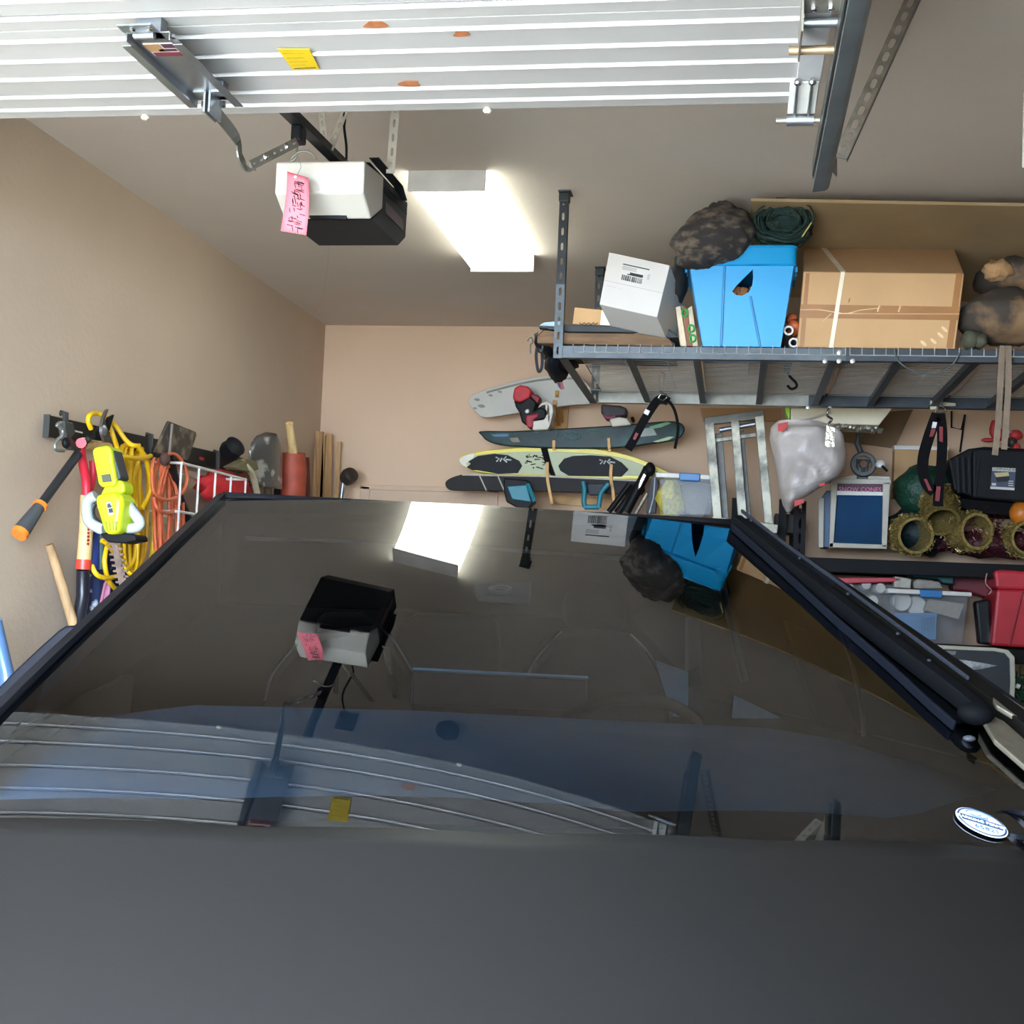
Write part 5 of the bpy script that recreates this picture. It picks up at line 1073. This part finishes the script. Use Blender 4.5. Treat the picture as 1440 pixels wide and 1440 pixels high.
# hanging shopping bag
PB = mat('thin_plastic_white', '#bfb5ae', .4, 0, .06, 5, .5, 14)
bp = bthing('shopping_bag', 'stuffed white plastic shopping bag hanging from the rack', 'bag', (1130, 715), YB - 1.0)
bc = onY(1136, 652, YB - 1.0)
tabL = [(-.02, .0), (.04, .045), (.2, .075), (.4, .115), (.6, .20), (.8, .255), (.93, .275), (1.0, .23)]
bag_l = [(0, 1094), (.06, 1084), (.2, 1082), (.4, 1088), (.6, 1093), (.8, 1097), (.93, 1101), (1, 1106)]
bag_r = [(0, 1150), (.06, 1176), (.15, 1186), (.35, 1191), (.5, 1188), (.62, 1178), (.75, 1150), (.9, 1120), (1, 1112)]
def bagp(a, c):
    py = 592 + 128 * c; l, r = lerp(bag_l, c), lerp(bag_r, c); th = 2 * math.pi * a
    px = (l + r) / 2 + (r - l) / 2 * math.cos(th); p = onY(px, py, YB - 1.0)
    k = .13 * min(1, 3 * math.sin(math.pi * min(.98, max(.04, c)))) * (1 + .06 * math.sin(px * .22 + py * .03) + .5 * noise.noise(V((px * .035, py * .03, 0))) + .25 * noise.noise(V((px * .1, py * .06, 3))))
    p.y += -math.sin(th) * k; return p
MB().grid(bagp, 44, 26).build('bag_skin', PB, bp, 180)
BRED = mat('bag_red_print', '#c22a22', .5)
for pts in ([(1094, 596), (1108, 593), (1108, 601), (1101, 607), (1094, 606)], [(1117, 704), (1130, 701), (1131, 707), (1117, 713)], [(1152, 680), (1160, 679), (1160, 683), (1152, 684)]): slabY(pts, YB - 1.15, .004).build('red_print', BRED, bp, bevel=.001)
MB().tube(smooth_path(pY([(1112, 594), (1140, 588), (1168, 580)], YB - 1.0), 4), .006, 6).build('bag_handle', PB, bp, 60)
hkk = bthing('spring_hook', 'bright wire hook hanging from rack beam above the white bag', 'hook', (1165, 590), RY1 - .05)
MB().tube(smooth_path(pY([(1166, 574), (1163, 584), (1170, 590), (1164, 597), (1166, 606)], RY1 - .06), 5), .006, 6).build('hook_wire', CHR, hkk, 60)
slabY([(1162, 598), (1174, 602), (1173, 628), (1160, 629)], RY1 - .08, .006).build('foil_tag', mat('foil', '#c4bfae', .25, .9, .3, 30, .5, 40), hkk)
# pale tray with crinkled foil edge, brown boards behind
trx = bthing('foam_tray', 'pale slanted tray with crumpled foil rim under the rack', 'tray', (1170, 600), YB - .9)
slabY([(1112, 574), (1255, 574), (1236, 598), (1112, 594)], YB - .95, .3).build('tray_top', mat('tray_ivory', '#d3cbb2', .6), trx, bevel=.004)
random.seed(8); mb = MB()
for i in range(26):
    a = 1108 + i * 5.2; mb.ball(onY(a, 596 + (a - 1108) * .07 + random.uniform(-2, 2), YB - .96), (.016, .02, .014), 8, amp=.5, freq=3, seed=i)
mb.build('foil_rim', mat('foil_rim', '#b5b3a8', .25, .8, .2, 30), trx, 30)
lime = slabY([(1104, 573), (1112, 573), (1110, 592), (1105, 580)], YB - .93, .1).build('lime_cup', mat('lime_cup', '#8fc832', .5), None, bevel=.003); tag(lime, 'lime green plastic edge beside the pale tray', 'cup')
c = slabY([(985, 574), (1098, 574), (1098, 592), (988, 592)], YB - .022, .02).build('brown_panel', CARD, None); tag(c, 'brown cardboard strip behind the step ladder top', 'cardboard')
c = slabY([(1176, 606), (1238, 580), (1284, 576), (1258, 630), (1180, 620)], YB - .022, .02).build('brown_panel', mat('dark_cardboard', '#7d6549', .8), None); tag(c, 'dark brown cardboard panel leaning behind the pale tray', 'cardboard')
# ------------------------------------------------------------------ straps hung from the rack
def strap(name, label, segs, y, hook, m_, w=.035, w2=.9):
    o = bthing(name, label, 'strap', segs[0][0], y)
    for sgm in segs:
        MB().tube(smooth_path([onY(p[0], p[1], y + (p[2] if len(p) > 2 else 0)) for p in sgm], 5), .01, flat=(w if sgm is segs[0] else w * w2, .005), up=(0, 1, 0)).build('webbing', m_, o)
    for h_ in hook: MB().tube(smooth_path(pY(h_, y), 5), .0045, 6).build('snap_hook', CHR, o, 60)
    return o
WEB = mat('black_webbing', '#121112', .9, 0, .15, 30, spec=.1)
s1 = strap('lashing_strap', 'black strap draped in an arch from a chrome hook by the green board', [[(883, 632), (892, 617), (903, 596), (914, 578), (925, 563), (934, 562), (940, 565)], [(936, 562), (943, 567), (949, 578), (953, 595), (953, 610), (949, 631)]], RY1 - .12, [[(926, 560), (931, 553), (938, 558), (932, 563), (926, 560)], [(930, 553), (927, 540), (929, 525), (934, 526), (933, 540), (931, 553)]], WEB, .04, .35)
slabY([(905, 581), (908, 575), (914, 578), (911, 584)], RY1 - .135, .006).build('white_label', WHT, s1); slabY([(890, 617), (894, 608), (898, 610), (893, 619)], RY1 - .135, .006).build('red_label', mat('label_red', '#7c1f27', .6), s1)
s2 = strap('lashing_strap', 'long doubled black strap with red stitching hung before the shelf', [[(1318, 582), (1313, 595), (1306, 615), (1299, 640), (1298, 660), (1303, 680), (1314, 692)], [(1322, 582), (1325, 610), (1324, 650), (1320, 690), (1319, 712)]], RY1 - .12, [[(1316, 580), (1320, 570), (1327, 572), (1330, 578), (1322, 581), (1316, 580)], [(1322, 570), (1322, 555), (1320, 540), (1324, 535), (1326, 552), (1324, 568)], [(1331, 538), (1327, 556), (1324, 566)]], WEB, .05)
slabY([(1310, 602), (1312, 593), (1318, 594), (1316, 602)], RY1 - .135, .006).build('white_label', WHT, s2)
for pts in ([(1307, 614), (1310, 603), (1316, 604), (1312, 614)], [(1321, 620), (1321, 600), (1326, 600), (1326, 622)], [(1315, 704), (1317, 684), (1323, 684), (1321, 705)], [(1299, 674), (1303, 673), (1311, 690), (1306, 690)]): slabY(pts, RY1 - .135, .006).build('red_label', MATS['label_red'], s2)
plt = slabY([(1308, 563), (1344, 567), (1344, 571), (1318, 571), (1318, 576), (1308, 576)], RY1 - .06, .01).build('hook_plate', mat('plate_ivory', '#b9b29b', .5), None, bevel=.002); tag(plt, 'ivory hook plate on the rear rack beam above the strap', 'plate')
TAN = mat('tan_webbing', '#6f5f4e', .8, 0, .15, 30)
o = bthing('ratchet_strap', 'two taupe webbing straps looped from rack down to the black case', 'strap', (1410, 640), 5.5)
a1 = pY([(1410, 486), (1407, 530), (1404, 590), (1399, 640)], 5.15); a2 = pY([(1418, 486), (1418, 540), (1415, 590), (1412, 632)], 5.14)
for q in (a1, a2): MB().tube(smooth_path(q, 6), .01, flat=(.022, .004), up=(0, 1, 0)).build('webbing', TAN, o)
wr = MB().tube(pY([(1338, 578), (1338, 601), (1352, 604), (1357, 583), (1350, 636)], YB - .015), .006, 6).build('wall_cable', BLK, None); tag(wr, 'thin black cable tacked on the wall above the black case', 'cable')
# ------------------------------------------------------------------ black steel shelving at the right
SHB = mat('shelf_black', '#0f0f10', .6, 0, .15, 10, spec=.2)
SY0, SY1 = 7.20, 7.74
shelf = thing('shelving_unit', 'black steel shelving unit at the back right loaded with bins', 'shelf', (1.1, SY0 + .25, 0))
z_a0, z_a1 = onY(1290, 801, SY0).z, onY(1290, 789, SY0).z
sx0 = onY(1118, 790, SY0).x; sx1 = 2.35
z_b1 = onY(1290, 907, SY0).z
for z1_, nm in ((z_a1, 0), (z_b1, 1), (.55, 2)):
    mb = MB(); mb.span((sx0, SY0, z1_ - .075), (sx1, SY0 + .02, z1_)); mb.span((sx0, SY1 - .02, z1_ - .075), (sx1, SY1, z1_)); mb.build('shelf_beam', SHB, shelf, bevel=.004)
    MB().span((sx0 + .01, SY0 + .02, z1_ - .025), (sx1 - .01, SY1 - .02, z1_ - .008)).build('shelf_board', mat('shelf_board', '#3b342c', .8, 0, .15), shelf)
zp = onY(1128, 705, SY0).z
for x in (sx0 + .02, sx1 - .03):
    for y in (SY0 - .01, SY1 - .03):
        perforated((x, y, 0), (x, y, zp), .06, 26, (0, -1, 0), hole=.22).build('upright', SHB, shelf)
        MB().span((x - .032, y, 0), (x - .028, y + .045, zp)).build('upright_flange', SHB, shelf)
# second bay seen left of the upright
sh2 = thing('shelving_unit', 'dark shelving bay partly hidden behind the windshield edge', 'shelf', (.0, SY0 + .25, 0))
zs = onY(1070, 752, SY0 + .05).z
for z in (zs, onY(1080, 790, SY0).z):
    MB().span((-.02, SY0 + .03, z - .07), (sx0 - .05, SY0 + .05, z)).build('shelf_beam', SHB, sh2, bevel=.004); MB().span((-.02, SY0 + .05, z - .03), (sx0 - .05, SY1, z - .01)).build('shelf_board', SHB, sh2)
for x in (0, sx0 - .07): MB().span((x - .02, SY0 + .01, 0), (x + .02, SY0 + .05, onY(1110, 702, SY0).z)).build('upright', SHB, sh2)
bxd = slabY([(1090, 722), (1118, 724), (1118, 750), (1090, 748)], SY0 + .1, .25).build('dark_box', mat('dark_box', '#2c2824', .7), None, bevel=.003); tag(bxd, 'dark box on the shelving bay below the white bag', 'box')
# snow cone machine
ys_ = SY0 + .03
sn = thing('snow_cone_machine', 'white framed snow cone machine with blue window and hand wheel on top', 'machine', onY(1200, 773, ys_))
IV = mat('machine_ivory', '#bdb8a8', .5, 0, .06); BW = mat('machine_blue', '#0b3a5e', .5, 0, .25, 3, spec=.1)
mzb = z_a1 + .004
def sl(pts, y, d, m_, nm, par=sn, bev=.003): return slabY(pts, y, d).build(nm, m_, par, bevel=bev)
for pts in ([(1169, 677), (1178, 677), (1172, 770), (1166, 770)], [(1242, 678), (1252, 678), (1247, 771), (1240, 771)]): sl(pts, ys_, .03, IV, 'corner_post')
for pts in ([(1169, 673), (1253, 674), (1253, 681), (1169, 680)], [(1166, 763), (1247, 766), (1247, 772), (1166, 770)]): sl(pts, ys_, .03, IV, 'frame_rail')
sl([(1178, 696), (1242, 697), (1240, 767), (1172, 764)], ys_ + .02, .02, BW, 'blue_panel')
bn = sl([(1176, 680), (1243, 681), (1242, 697), (1175, 696)], ys_ + .01, .01, mat('banner_plum', '#4e1f3c', .5), 'sign_panel')
sl([(1175, 690), (1242, 692), (1242, 697), (1174, 696)], ys_ + .006, .004, WHT, 'sign_snow', bn, 0)
tx0, tx1 = onY(1177, 688, ys_ + .004), onY(1242, 689, ys_ + .004)
text('SNOW CONES', .033, frame((tx0 + tx1) / 2, tx1 - tx0, (0, 0, 1)), mat('sign_pink', '#d8788f', .5), bn)
sl([(1157, 700), (1162, 690), (1169, 690), (1166, 770), (1157, 769)], ys_ + .06, .25, mat('side_blue', '#12456f', .4), 'side_panel'); sl([(1151, 700), (1159, 700), (1158, 770), (1151, 770)], ys_ + .02, .03, IV, 'side_post')
sl([(1200, 668), (1252, 670), (1252, 674), (1169, 674)], ys_ + .05, .25, IV, 'top_plate')
wc = onY(1214, 653, ys_ + .02); wr_ = MB().lathe([(.062, -.012), (.068, 0), (.062, .012), (.044, .012), (.044, -.012)], wc, (0, 1, 0), 24, True).build('hand_wheel', mat('wheel_iron', '#55595a', .5, .4), sn, 40)
for k in range(3):
    t = k * 2.1 + .5; MB().tube([wc, wc + V((.05 * math.cos(t), 0, .05 * math.sin(t)))], .01, 6).build('spoke', MATS['wheel_iron'], wr_)
MB().lathe([(.02, -.02), (.02, .02)], wc, (0, 1, 0), 12).build('wheel_hub', mat('hub_rust', '#6d5648', .6), wr_, 40)
MB().span((wc.x - .03, wc.y + .02, mzb + .36), (wc.x + .03, wc.y + .12, wc.z + .03)).build('crank_body', MATS['wheel_iron'], sn, bevel=.01)
MB().tube([wc + V((0, .06, .05)), wc + V((-.03, .06, .12)), wc + V((-.02, .06, .17))], .016, 8).build('feed_screw', MATS['wheel_iron'], sn, 60)
MB().ball(onY(1238, 653, ys_), (.028, .02, .02), 10, amp=.3).build('white_knob', WHT, sn, 60); MB().tube(pY([(1240, 655), (1248, 663)], ys_ - .01), .008, 6).build('crank_lever', BLK, sn)
# bags, tinsel and spools on the upper shelf
def tinsel(name, label, c, ax, r, ln, col, seed, cat='decoration', group=None):
    c = V(c); ax = V(ax).normalized(); x = ax.orthogonal().normalized(); y = ax.cross(x); random.seed(seed)
    o = thing(name, label, cat, c + V((0, 0, -r)), group); m_ = mat('tinsel_' + col[1:], col, .3, .4, .5, 90)
    MB().lathe([(r, -ln / 2), (r * 1.03, 0), (r, ln / 2), (r * .84, ln / 2), (r * .84, -ln / 2)], c, ax, 26, True).build('spool_tube', m_, o, 40)
    mb = MB()
    for i in range(420):
        t = random.uniform(0, 6.283); h = random.uniform(-ln / 2, ln / 2); rr_ = r * random.uniform(1.0, 1.1)
        p = c + ax * h + (x * math.cos(t) + y * math.sin(t)) * rr_; d = V((random.uniform(-1, 1), random.uniform(-1, 1), random.uniform(-1, 1))).normalized() * .016
        n_ = (p - c).normalized() * .009; mb.add([p - d, p + d, p + n_ + d * .3], [(0, 1, 2)])
    tag(mb.build('tinsel_fringe', m_, o), kind='stuff'); return o
yt_ = SY0 + .12
tinsel('tinsel_spool', 'gold tinsel spool, lowest left, with its dark hollow end facing out', onY(1280, 752, yt_), (.25, -1, -.1), .098, .16, '#a48f55', 1, group='gold tinsel spools')
tinsel('tinsel_spool', 'tall gold tinsel spool hanging behind the red-stitched strap', onY(1322, 716, yt_ - .02), (.0, -.75, -.65), .092, .22, '#94804a', 2, group='gold tinsel spools')
tinsel('tinsel_spool', 'gold tinsel spool with dark red inside, right of the strap', onY(1362, 748, yt_), (.45, -1, 0), .098, .16, '#a48f55', 3, group='gold tinsel spools')
tinsel('tinsel_spool', 'gold tinsel spool cut by the right edge of the frame', onY(1436, 758, yt_), (.2, -1, 0), .085, .16, '#a48f55', 4, group='gold tinsel spools')
g = MB().ball(onY(1298, 690, SY0 + .28), (.16, .14, .14), 22, amp=.2, freq=4, seed=2).build('green_garland', mat('garland_green', '#123d2a', .5, 0, .5, 60, .6, 60), None, 60); tag(g, 'dark green glittery garland bundle behind the strap', 'garland')
g = MB().ball(onY(1300, 745, SY0 + .35), (.2, .12, .14), 20, amp=.2, freq=3, seed=5).build('teal_garland', mat('garland_teal', '#10262b', .6, 0, .5, 60, .5, 60), None, 60); tag(g, 'dark teal garland heap behind the gold spools', 'garland')
random.seed(9); mb = MB()
for i in range(900):
    p = onY(random.gauss(1395, 34), 775 - abs(random.gauss(0, 22)), SY0 + .15 + random.uniform(-.06, .12)); d = V((random.uniform(-1, 1), random.uniform(-1, 1), random.uniform(-1, 1))) * .03
    mb.add([p, p + d, p + d * .5 + V((0, 0, .008))], [(0, 1, 2)])
g = mb.build('red_tinsel', mat('tinsel_wine', '#5e1c26', .4, .3, .4, 40)); tag(g, 'dark red loose tinsel heap between the gold spools', 'tinsel', kind='stuff')
g = MB().ball(onY(1400, 765, SY0 + .22), (.30, .10, .07), 20, amp=.3, freq=4, seed=3).build('red_garland', mat('garland_wine', '#3f151c', .6, 0, .5, 40, .5, 50), None, 60); tag(g, 'wine red garland mass lying under the loose tinsel', 'garland')
og = MB().ball(onY(1436, 722, SY0 + .1), (.06, .06, .065), 16, amp=.06).build('orange_pumpkin', mat('pumpkin_orange', '#d0761f', .45), None, 60); tag(og, 'orange round ornament at the right edge below the black case', 'ornament')
# black hard case with label, small ornaments on it
yc_ = SY0 + .02
ce = thing('hard_case', 'black ribbed hard case with printed product label', 'case', onY(1390, 705, yc_))
CB = mat('case_black', '#121417', .55, 0, .1, spec=.25)
sl([(1368, 634), (1372, 630), (1470, 634), (1470, 708), (1368, 700)], yc_, .35, CB, 'case_body', ce, .012)
slabY([(1334, 646), (1362, 631), (1384, 628), (1470, 632), (1470, 640), (1372, 638), (1372, 700), (1342, 690)], yc_ + .05, .3).build('case_shell', CB, ce, bevel=.01)
for x in (1347, 1355, 1363): MB().tube(pY([(x, 643), (x + 2, 693)], yc_ + .045), .012, 6).build('case_rib', mat('case_rib', '#24272b', .5, spec=.25), ce)
MB().tube(pY([(1378, 640), (1372, 698)], yc_ - .002), .005, 6).build('case_edge', MATS['case_rib'], ce)
lbz = yc_ - .004
lb2 = sl([(1395.5, 657), (1428.5, 659), (1426.5, 689), (1392.5, 687)], lbz, .004, mat('label_slate', '#4a5068', .5), 'case_label', ce, .0)
sl([(1395.5, 657), (1428.5, 658.5), (1428.2, 663.5), (1395.2, 662)], lbz - .002, .002, WHT, 'label_strip', lb2, 0); sl([(1393, 684), (1426.6, 686), (1426.4, 689.4), (1392.6, 687.4)], lbz - .002, .002, WHT, 'label_strip', lb2, 0)
t0, t1 = onY(1396, 659.5, lbz - .003), onY(1428, 661, lbz - .003)
text('COMMANDER', .021, frame((t0 + t1) / 2, t1 - t0, (0, 0, 1)), INK, lb2)
sl([(1398, 665), (1418, 664), (1419, 669), (1401, 671)], lbz - .002, .002, mat('label_cream', '#cdbf86', .5), 'label_picture', lb2, 0); sl([(1400, 671), (1420, 670), (1419, 677), (1402, 678)], lbz - .002, .002, INK, 'label_picture', lb2, 0)
for y in (676, 679, 682): sl([(1418, y), (1425, y + .3), (1425, y + 1.4), (1418, y + 1.1)], lbz - .002, .002, WHT, 'print_line', lb2, 0)
sl([(1395, 679), (1401, 679.3), (1400.6, 683), (1394.6, 682.6)], lbz - .002, .002, WHT, 'print_line', lb2, 0)
sl([(1342, 700), (1470, 712), (1470, 728), (1376, 722), (1342, 710)], yc_ + .10, .25, mat('case_under', '#0a0a0b', .7, spec=.15), 'case_base', ce)
orn = thing('figurine', 'small red and white holiday figure standing on the black case', 'figurine', onY(1420, 634, yc_ + .12))
OR = mat('ornament_red', '#b02a2c', .5)
MB().ball(onY(1429, 612, yc_ + .1), (.035, .03, .028), 12, amp=.1).build('red_hat', OR, orn, 60); MB().ball(onY(1423, 622, yc_ + .1), (.028, .03, .03), 12).build('dark_dotted_body', mat('ornament_dark', '#26231f', .5, 0, 0, 60, col2='#c9c4ba', thresh=(.6, .64)), orn, 60)
MB().ball(onY(1430, 632, yc_ + .08), (.022, .02, .035), 10).build('red_leg', OR, orn, 60); MB().ball(onY(1418, 608, yc_ + .12), (.014, .014, .014), 8).build('white_pompom', WHT, orn, 60)
orn2 = thing('bow', 'red ribbon bow behind the taupe straps on black case', 'bow', onY(1402, 630, yc_ + .2))
for p, r in (((1399, 604), (.03, .02, .05)), ((1408, 612), (.03, .02, .03)), ((1390, 619), (.04, .015, .012))): MB().ball(onY(*p, yc_ + .2), r, 10, amp=.2, freq=3).build('ribbon_loop', OR, orn2, 60)
# boxes behind the strap
c = slabY([(1258, 632), (1334, 632), (1330, 700), (1256, 700)], SY1 - .16, .1).build('tan_box', CARD, None, bevel=.003); tag(c, 'tan carton with white rim behind the green garland', 'box')
slabY([(1257, 626), (1334, 628), (1334, 633), (1258, 632)], SY1 - .17, .12).build('white_rim', WHT, c, bevel=.002)
# bins on the lower shelf
RZb = z_b1 + .006
yb_ = SY0 + .0
b = bthing('clear_bin', 'clear bin with red lid full of white bottles, lower shelf', 'bin', (1195, 905), yb_)
slabY([(1150, 822), (1262, 822), (1256, 906), (1152, 906)], yb_ + .01, .36).build('bin_body', CLRM, b, bevel=.01); slabY([(1148, 812), (1268, 812), (1268, 818), (1148, 822)], yb_, .40).build('red_lid', mat('lid_red', '#b3323f', .4), b, bevel=.005)
CAPW = mat('cap_cream', '#dedbd0', .5); k = 0
for p, r, lab in (((1190, 828), .042, 'wide white tub'), ((1218, 822), .026, 'small cream cap at top'), ((1238, 827), .028, 'cream bottle cap at upper right'), ((1227, 845), .030, 'bright white bottle cap in the middle')):
    c = onY(*p, yb_ + .06); o = MB().lathe([(r * .9, -.01), (r, 0), (r, .02), (r * 1.1, .03), (r * 1.15, .17), (r * .9, .18)], c, (0, 1, 0), 18).build('bottle', CAPW, None, 40); tag(o, lab + ' inside the red-lidded clear bin', 'bottle', 'bottles in the red-lidded bin')
b = bthing('clear_bin', 'clear bin with white lid and blue latch holding a blue basket, lower shelf', 'bin', (1305, 905), yb_)
slabY([(1250, 836), (1362, 838), (1354, 906), (1250, 906)], yb_ - .03, .40).build('bin_body', CLRM, b, bevel=.012); slabY([(1248, 827), (1367, 833), (1367, 839), (1248, 834)], yb_ - .05, .44).build('white_lid', WHT, b, bevel=.006)
slabY([(1294, 829), (1325, 830.5), (1325, 841), (1294, 839.5)], yb_ - .065, .03).build('blue_latch', MATS['latch_blue'], b, bevel=.004)
bb2 = thing('blue_basket', 'light blue perforated basket inside the clear bin', 'basket', onY(1285, 902, yb_ + .06)); BB_ = mat('basket_blue', '#4b8cc4', .45)
hl = []
for i in range(5):
    for j in range(5): hl.append([onY(1297 + i * 4 + 1.2 * q[0], 870 + j * 4 + 1.2 * q[1], yb_ + .05) for q in ((-1, -1), (-1, 1), (1, 1), (1, -1))])
MB().holed(pY([(1254, 864), (1317, 864), (1316, 899), (1258, 899)], yb_ + .05), hl, (0, .004, 0)).build('front_panel', BB_, bb2); slabY([(1254, 864), (1317, 864), (1316, 899), (1258, 899)], yb_ + .24, .004).build('back_panel', BB_, bb2)
slabY([(1253, 862), (1318, 862), (1318, 866), (1253, 866)], yb_ + .045, .2).build('basket_rim', BB_, bb2, bevel=.002)
for p, r, lab in (((1268, 846), .050, 'round cream tub lid'), ((1288, 852), .052, 'pale round tub lid behind')):
    c = onY(*p, yb_ + .10 + (.04 if p[0] > 1280 else 0)); o = MB().lathe([(r * .95, -.012), (r, -.008), (r, .01), (r * .95, .014), (r * .95, .1)], c, (0, 1, 0), 20).build('tub', CAPW, None, 40); tag(o, lab + ' in the clear bin above the blue basket', 'tub', 'tubs in the white-lidded bin')
o = slabY([(1306, 842), (1356, 849), (1348, 871), (1299, 858)], yb_ + .08, .06).build('printed_box', mat('box_beige', '#a79c8c', .7, 0, .1, 30), None, bevel=.003); tag(o, 'beige printed box tilted inside the clear bin', 'box')
for pts, nm, cc, lab in (([(1258, 810), (1282, 814), (1281, 828), (1257, 826)], 'small_jar', '#b5b1a4', 'cream jar lying on the white-lidded bin'), ([(1284, 818), (1290, 814), (1322, 818), (1326, 828), (1285, 828)], 'wrapped_packet', '#8f8a82', 'dark-edged packet lying on the white-lidded bin')):
    o = slabY(pts, yb_ + .0, .12).build(nm, mat(nm, cc, .5, 0, .15, 30), None, bevel=.008); tag(o, lab, 'packet')
o = slabY([(1276, 802), (1342, 797), (1341, 822), (1326, 820), (1318, 814), (1284, 812)], yb_ + .14, .2).build('teal_bin', mat('teal_plastic', '#0f4a4a', .45), None, bevel=.006); tag(o, 'teal plastic tub tucked under the upper shelf', 'tub')
o = slabY([(1372, 846), (1392, 842), (1396, 906), (1378, 906)], yb_ + .05, .1).build('black_bottle', mat('smoked_black', '#1a1e24', .3), None, bevel=.012); tag(o, 'black bottle standing between clear bin and red tote', 'bottle')
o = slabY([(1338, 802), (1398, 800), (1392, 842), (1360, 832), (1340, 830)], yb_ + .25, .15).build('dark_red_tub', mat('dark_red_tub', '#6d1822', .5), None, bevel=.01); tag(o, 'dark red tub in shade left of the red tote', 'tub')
rt = bthing('red_tote', 'big red plastic tote at the right edge of the lower shelf', 'tote', (1420, 910), yb_)
RT = mat('tote_red', '#c02c38', .4)
slabY([(1402, 828), (1480, 830), (1480, 913), (1394, 908)], yb_ - .02, .4).build('tote_body', RT, rt, bevel=.015); slabY([(1398, 803), (1408, 801), (1480, 806), (1480, 832), (1401, 828)], yb_ - .04, .44).build('tote_rim', RT, rt, bevel=.015)
MB().tube(pY([(1438, 832), (1420, 908)], yb_ - .021), .006, 6).build('moulded_edge', mat('red_shadow', '#8f1d28', .4), rt)
MB().tube(smooth_path(pY([(1388, 806), (1386, 820), (1394, 830), (1390, 836)], yb_ - .05), 4), .003, 5).build('string', mat('string_pink', '#b98d8d', .7), rt)
# folding table panel standing in front of the shelf
ft = bthing('folding_panel', 'dark folding table top with cream rim and white scuff standing below the bins', 'table', (1360, 1010), SY0 - .25)
yf_ = SY0 - .28
op_ = [(1240, 905), (1300, 906), (1400, 911), (1418, 914), (1427, 924), (1428, 960), (1424, 1040), (1235, 1036)]
ip_ = [(1246, 911), (1300, 912), (1398, 916), (1413, 919), (1420, 927), (1421, 960), (1417, 1034), (1241, 1030)]
P_, Q_ = pY(op_, yf_), pY(ip_, yf_)
MB().holed(P_, [list(reversed(Q_))], (0, .04, 0)).build('cream_rim', mat('rim_cream', '#c9c8b6', .5), ft, bevel=.004)
MB().prism(pY(ip_, yf_ + .01), (0, .02, 0)).build('table_top', mat('table_charcoal', '#363a40', .6, 0, .1, 6), ft)
sc3 = [(1306, 929), (1330, 926), (1355, 928), (1380, 932), (1402, 936), (1380, 941), (1350, 944), (1325, 942), (1312, 938)]
slabY(sc3, yf_ + .008, .003).build('white_scuff', mat('scuff_white', '#8d949a', .8, 0, .0, 18, col2='#d5d8d8', thresh=(.4, .6)), ft)
slabY([(1309, 914), (1345, 916), (1343, 921), (1308, 919)], yf_ + .006, .006).build('maker_plate', mat('plate_grey', '#8b8d88', .4, .4), ft)
slabY([(1314, 915.5), (1330, 916), (1326, 919), (1316, 918)], yf_ + .004, .003).build('plate_print', INK, ft)
MB().tube(pY([(1429, 964), (1434, 966)], yf_), .012, 8).build('latch_knob', WHT, ft, 60)
gr = MB(); random.seed(12)
for i in range(240):
    p = onY(random.uniform(1424, 1470), random.uniform(955, 1030), SY0 - .15 + random.uniform(-.05, .05)); d = V((random.uniform(-1, 1), random.uniform(-.6, .2), random.uniform(-.6, 1))).normalized() * .07
    gr.tube([p, p + d], .004, 4)
g = gr.build('pine_garland', mat('pine_green', '#1d4a30', .6, 0, .3, 30)); tag(g, 'green artificial pine branches at the right edge below shelf', 'branches', kind='stuff')
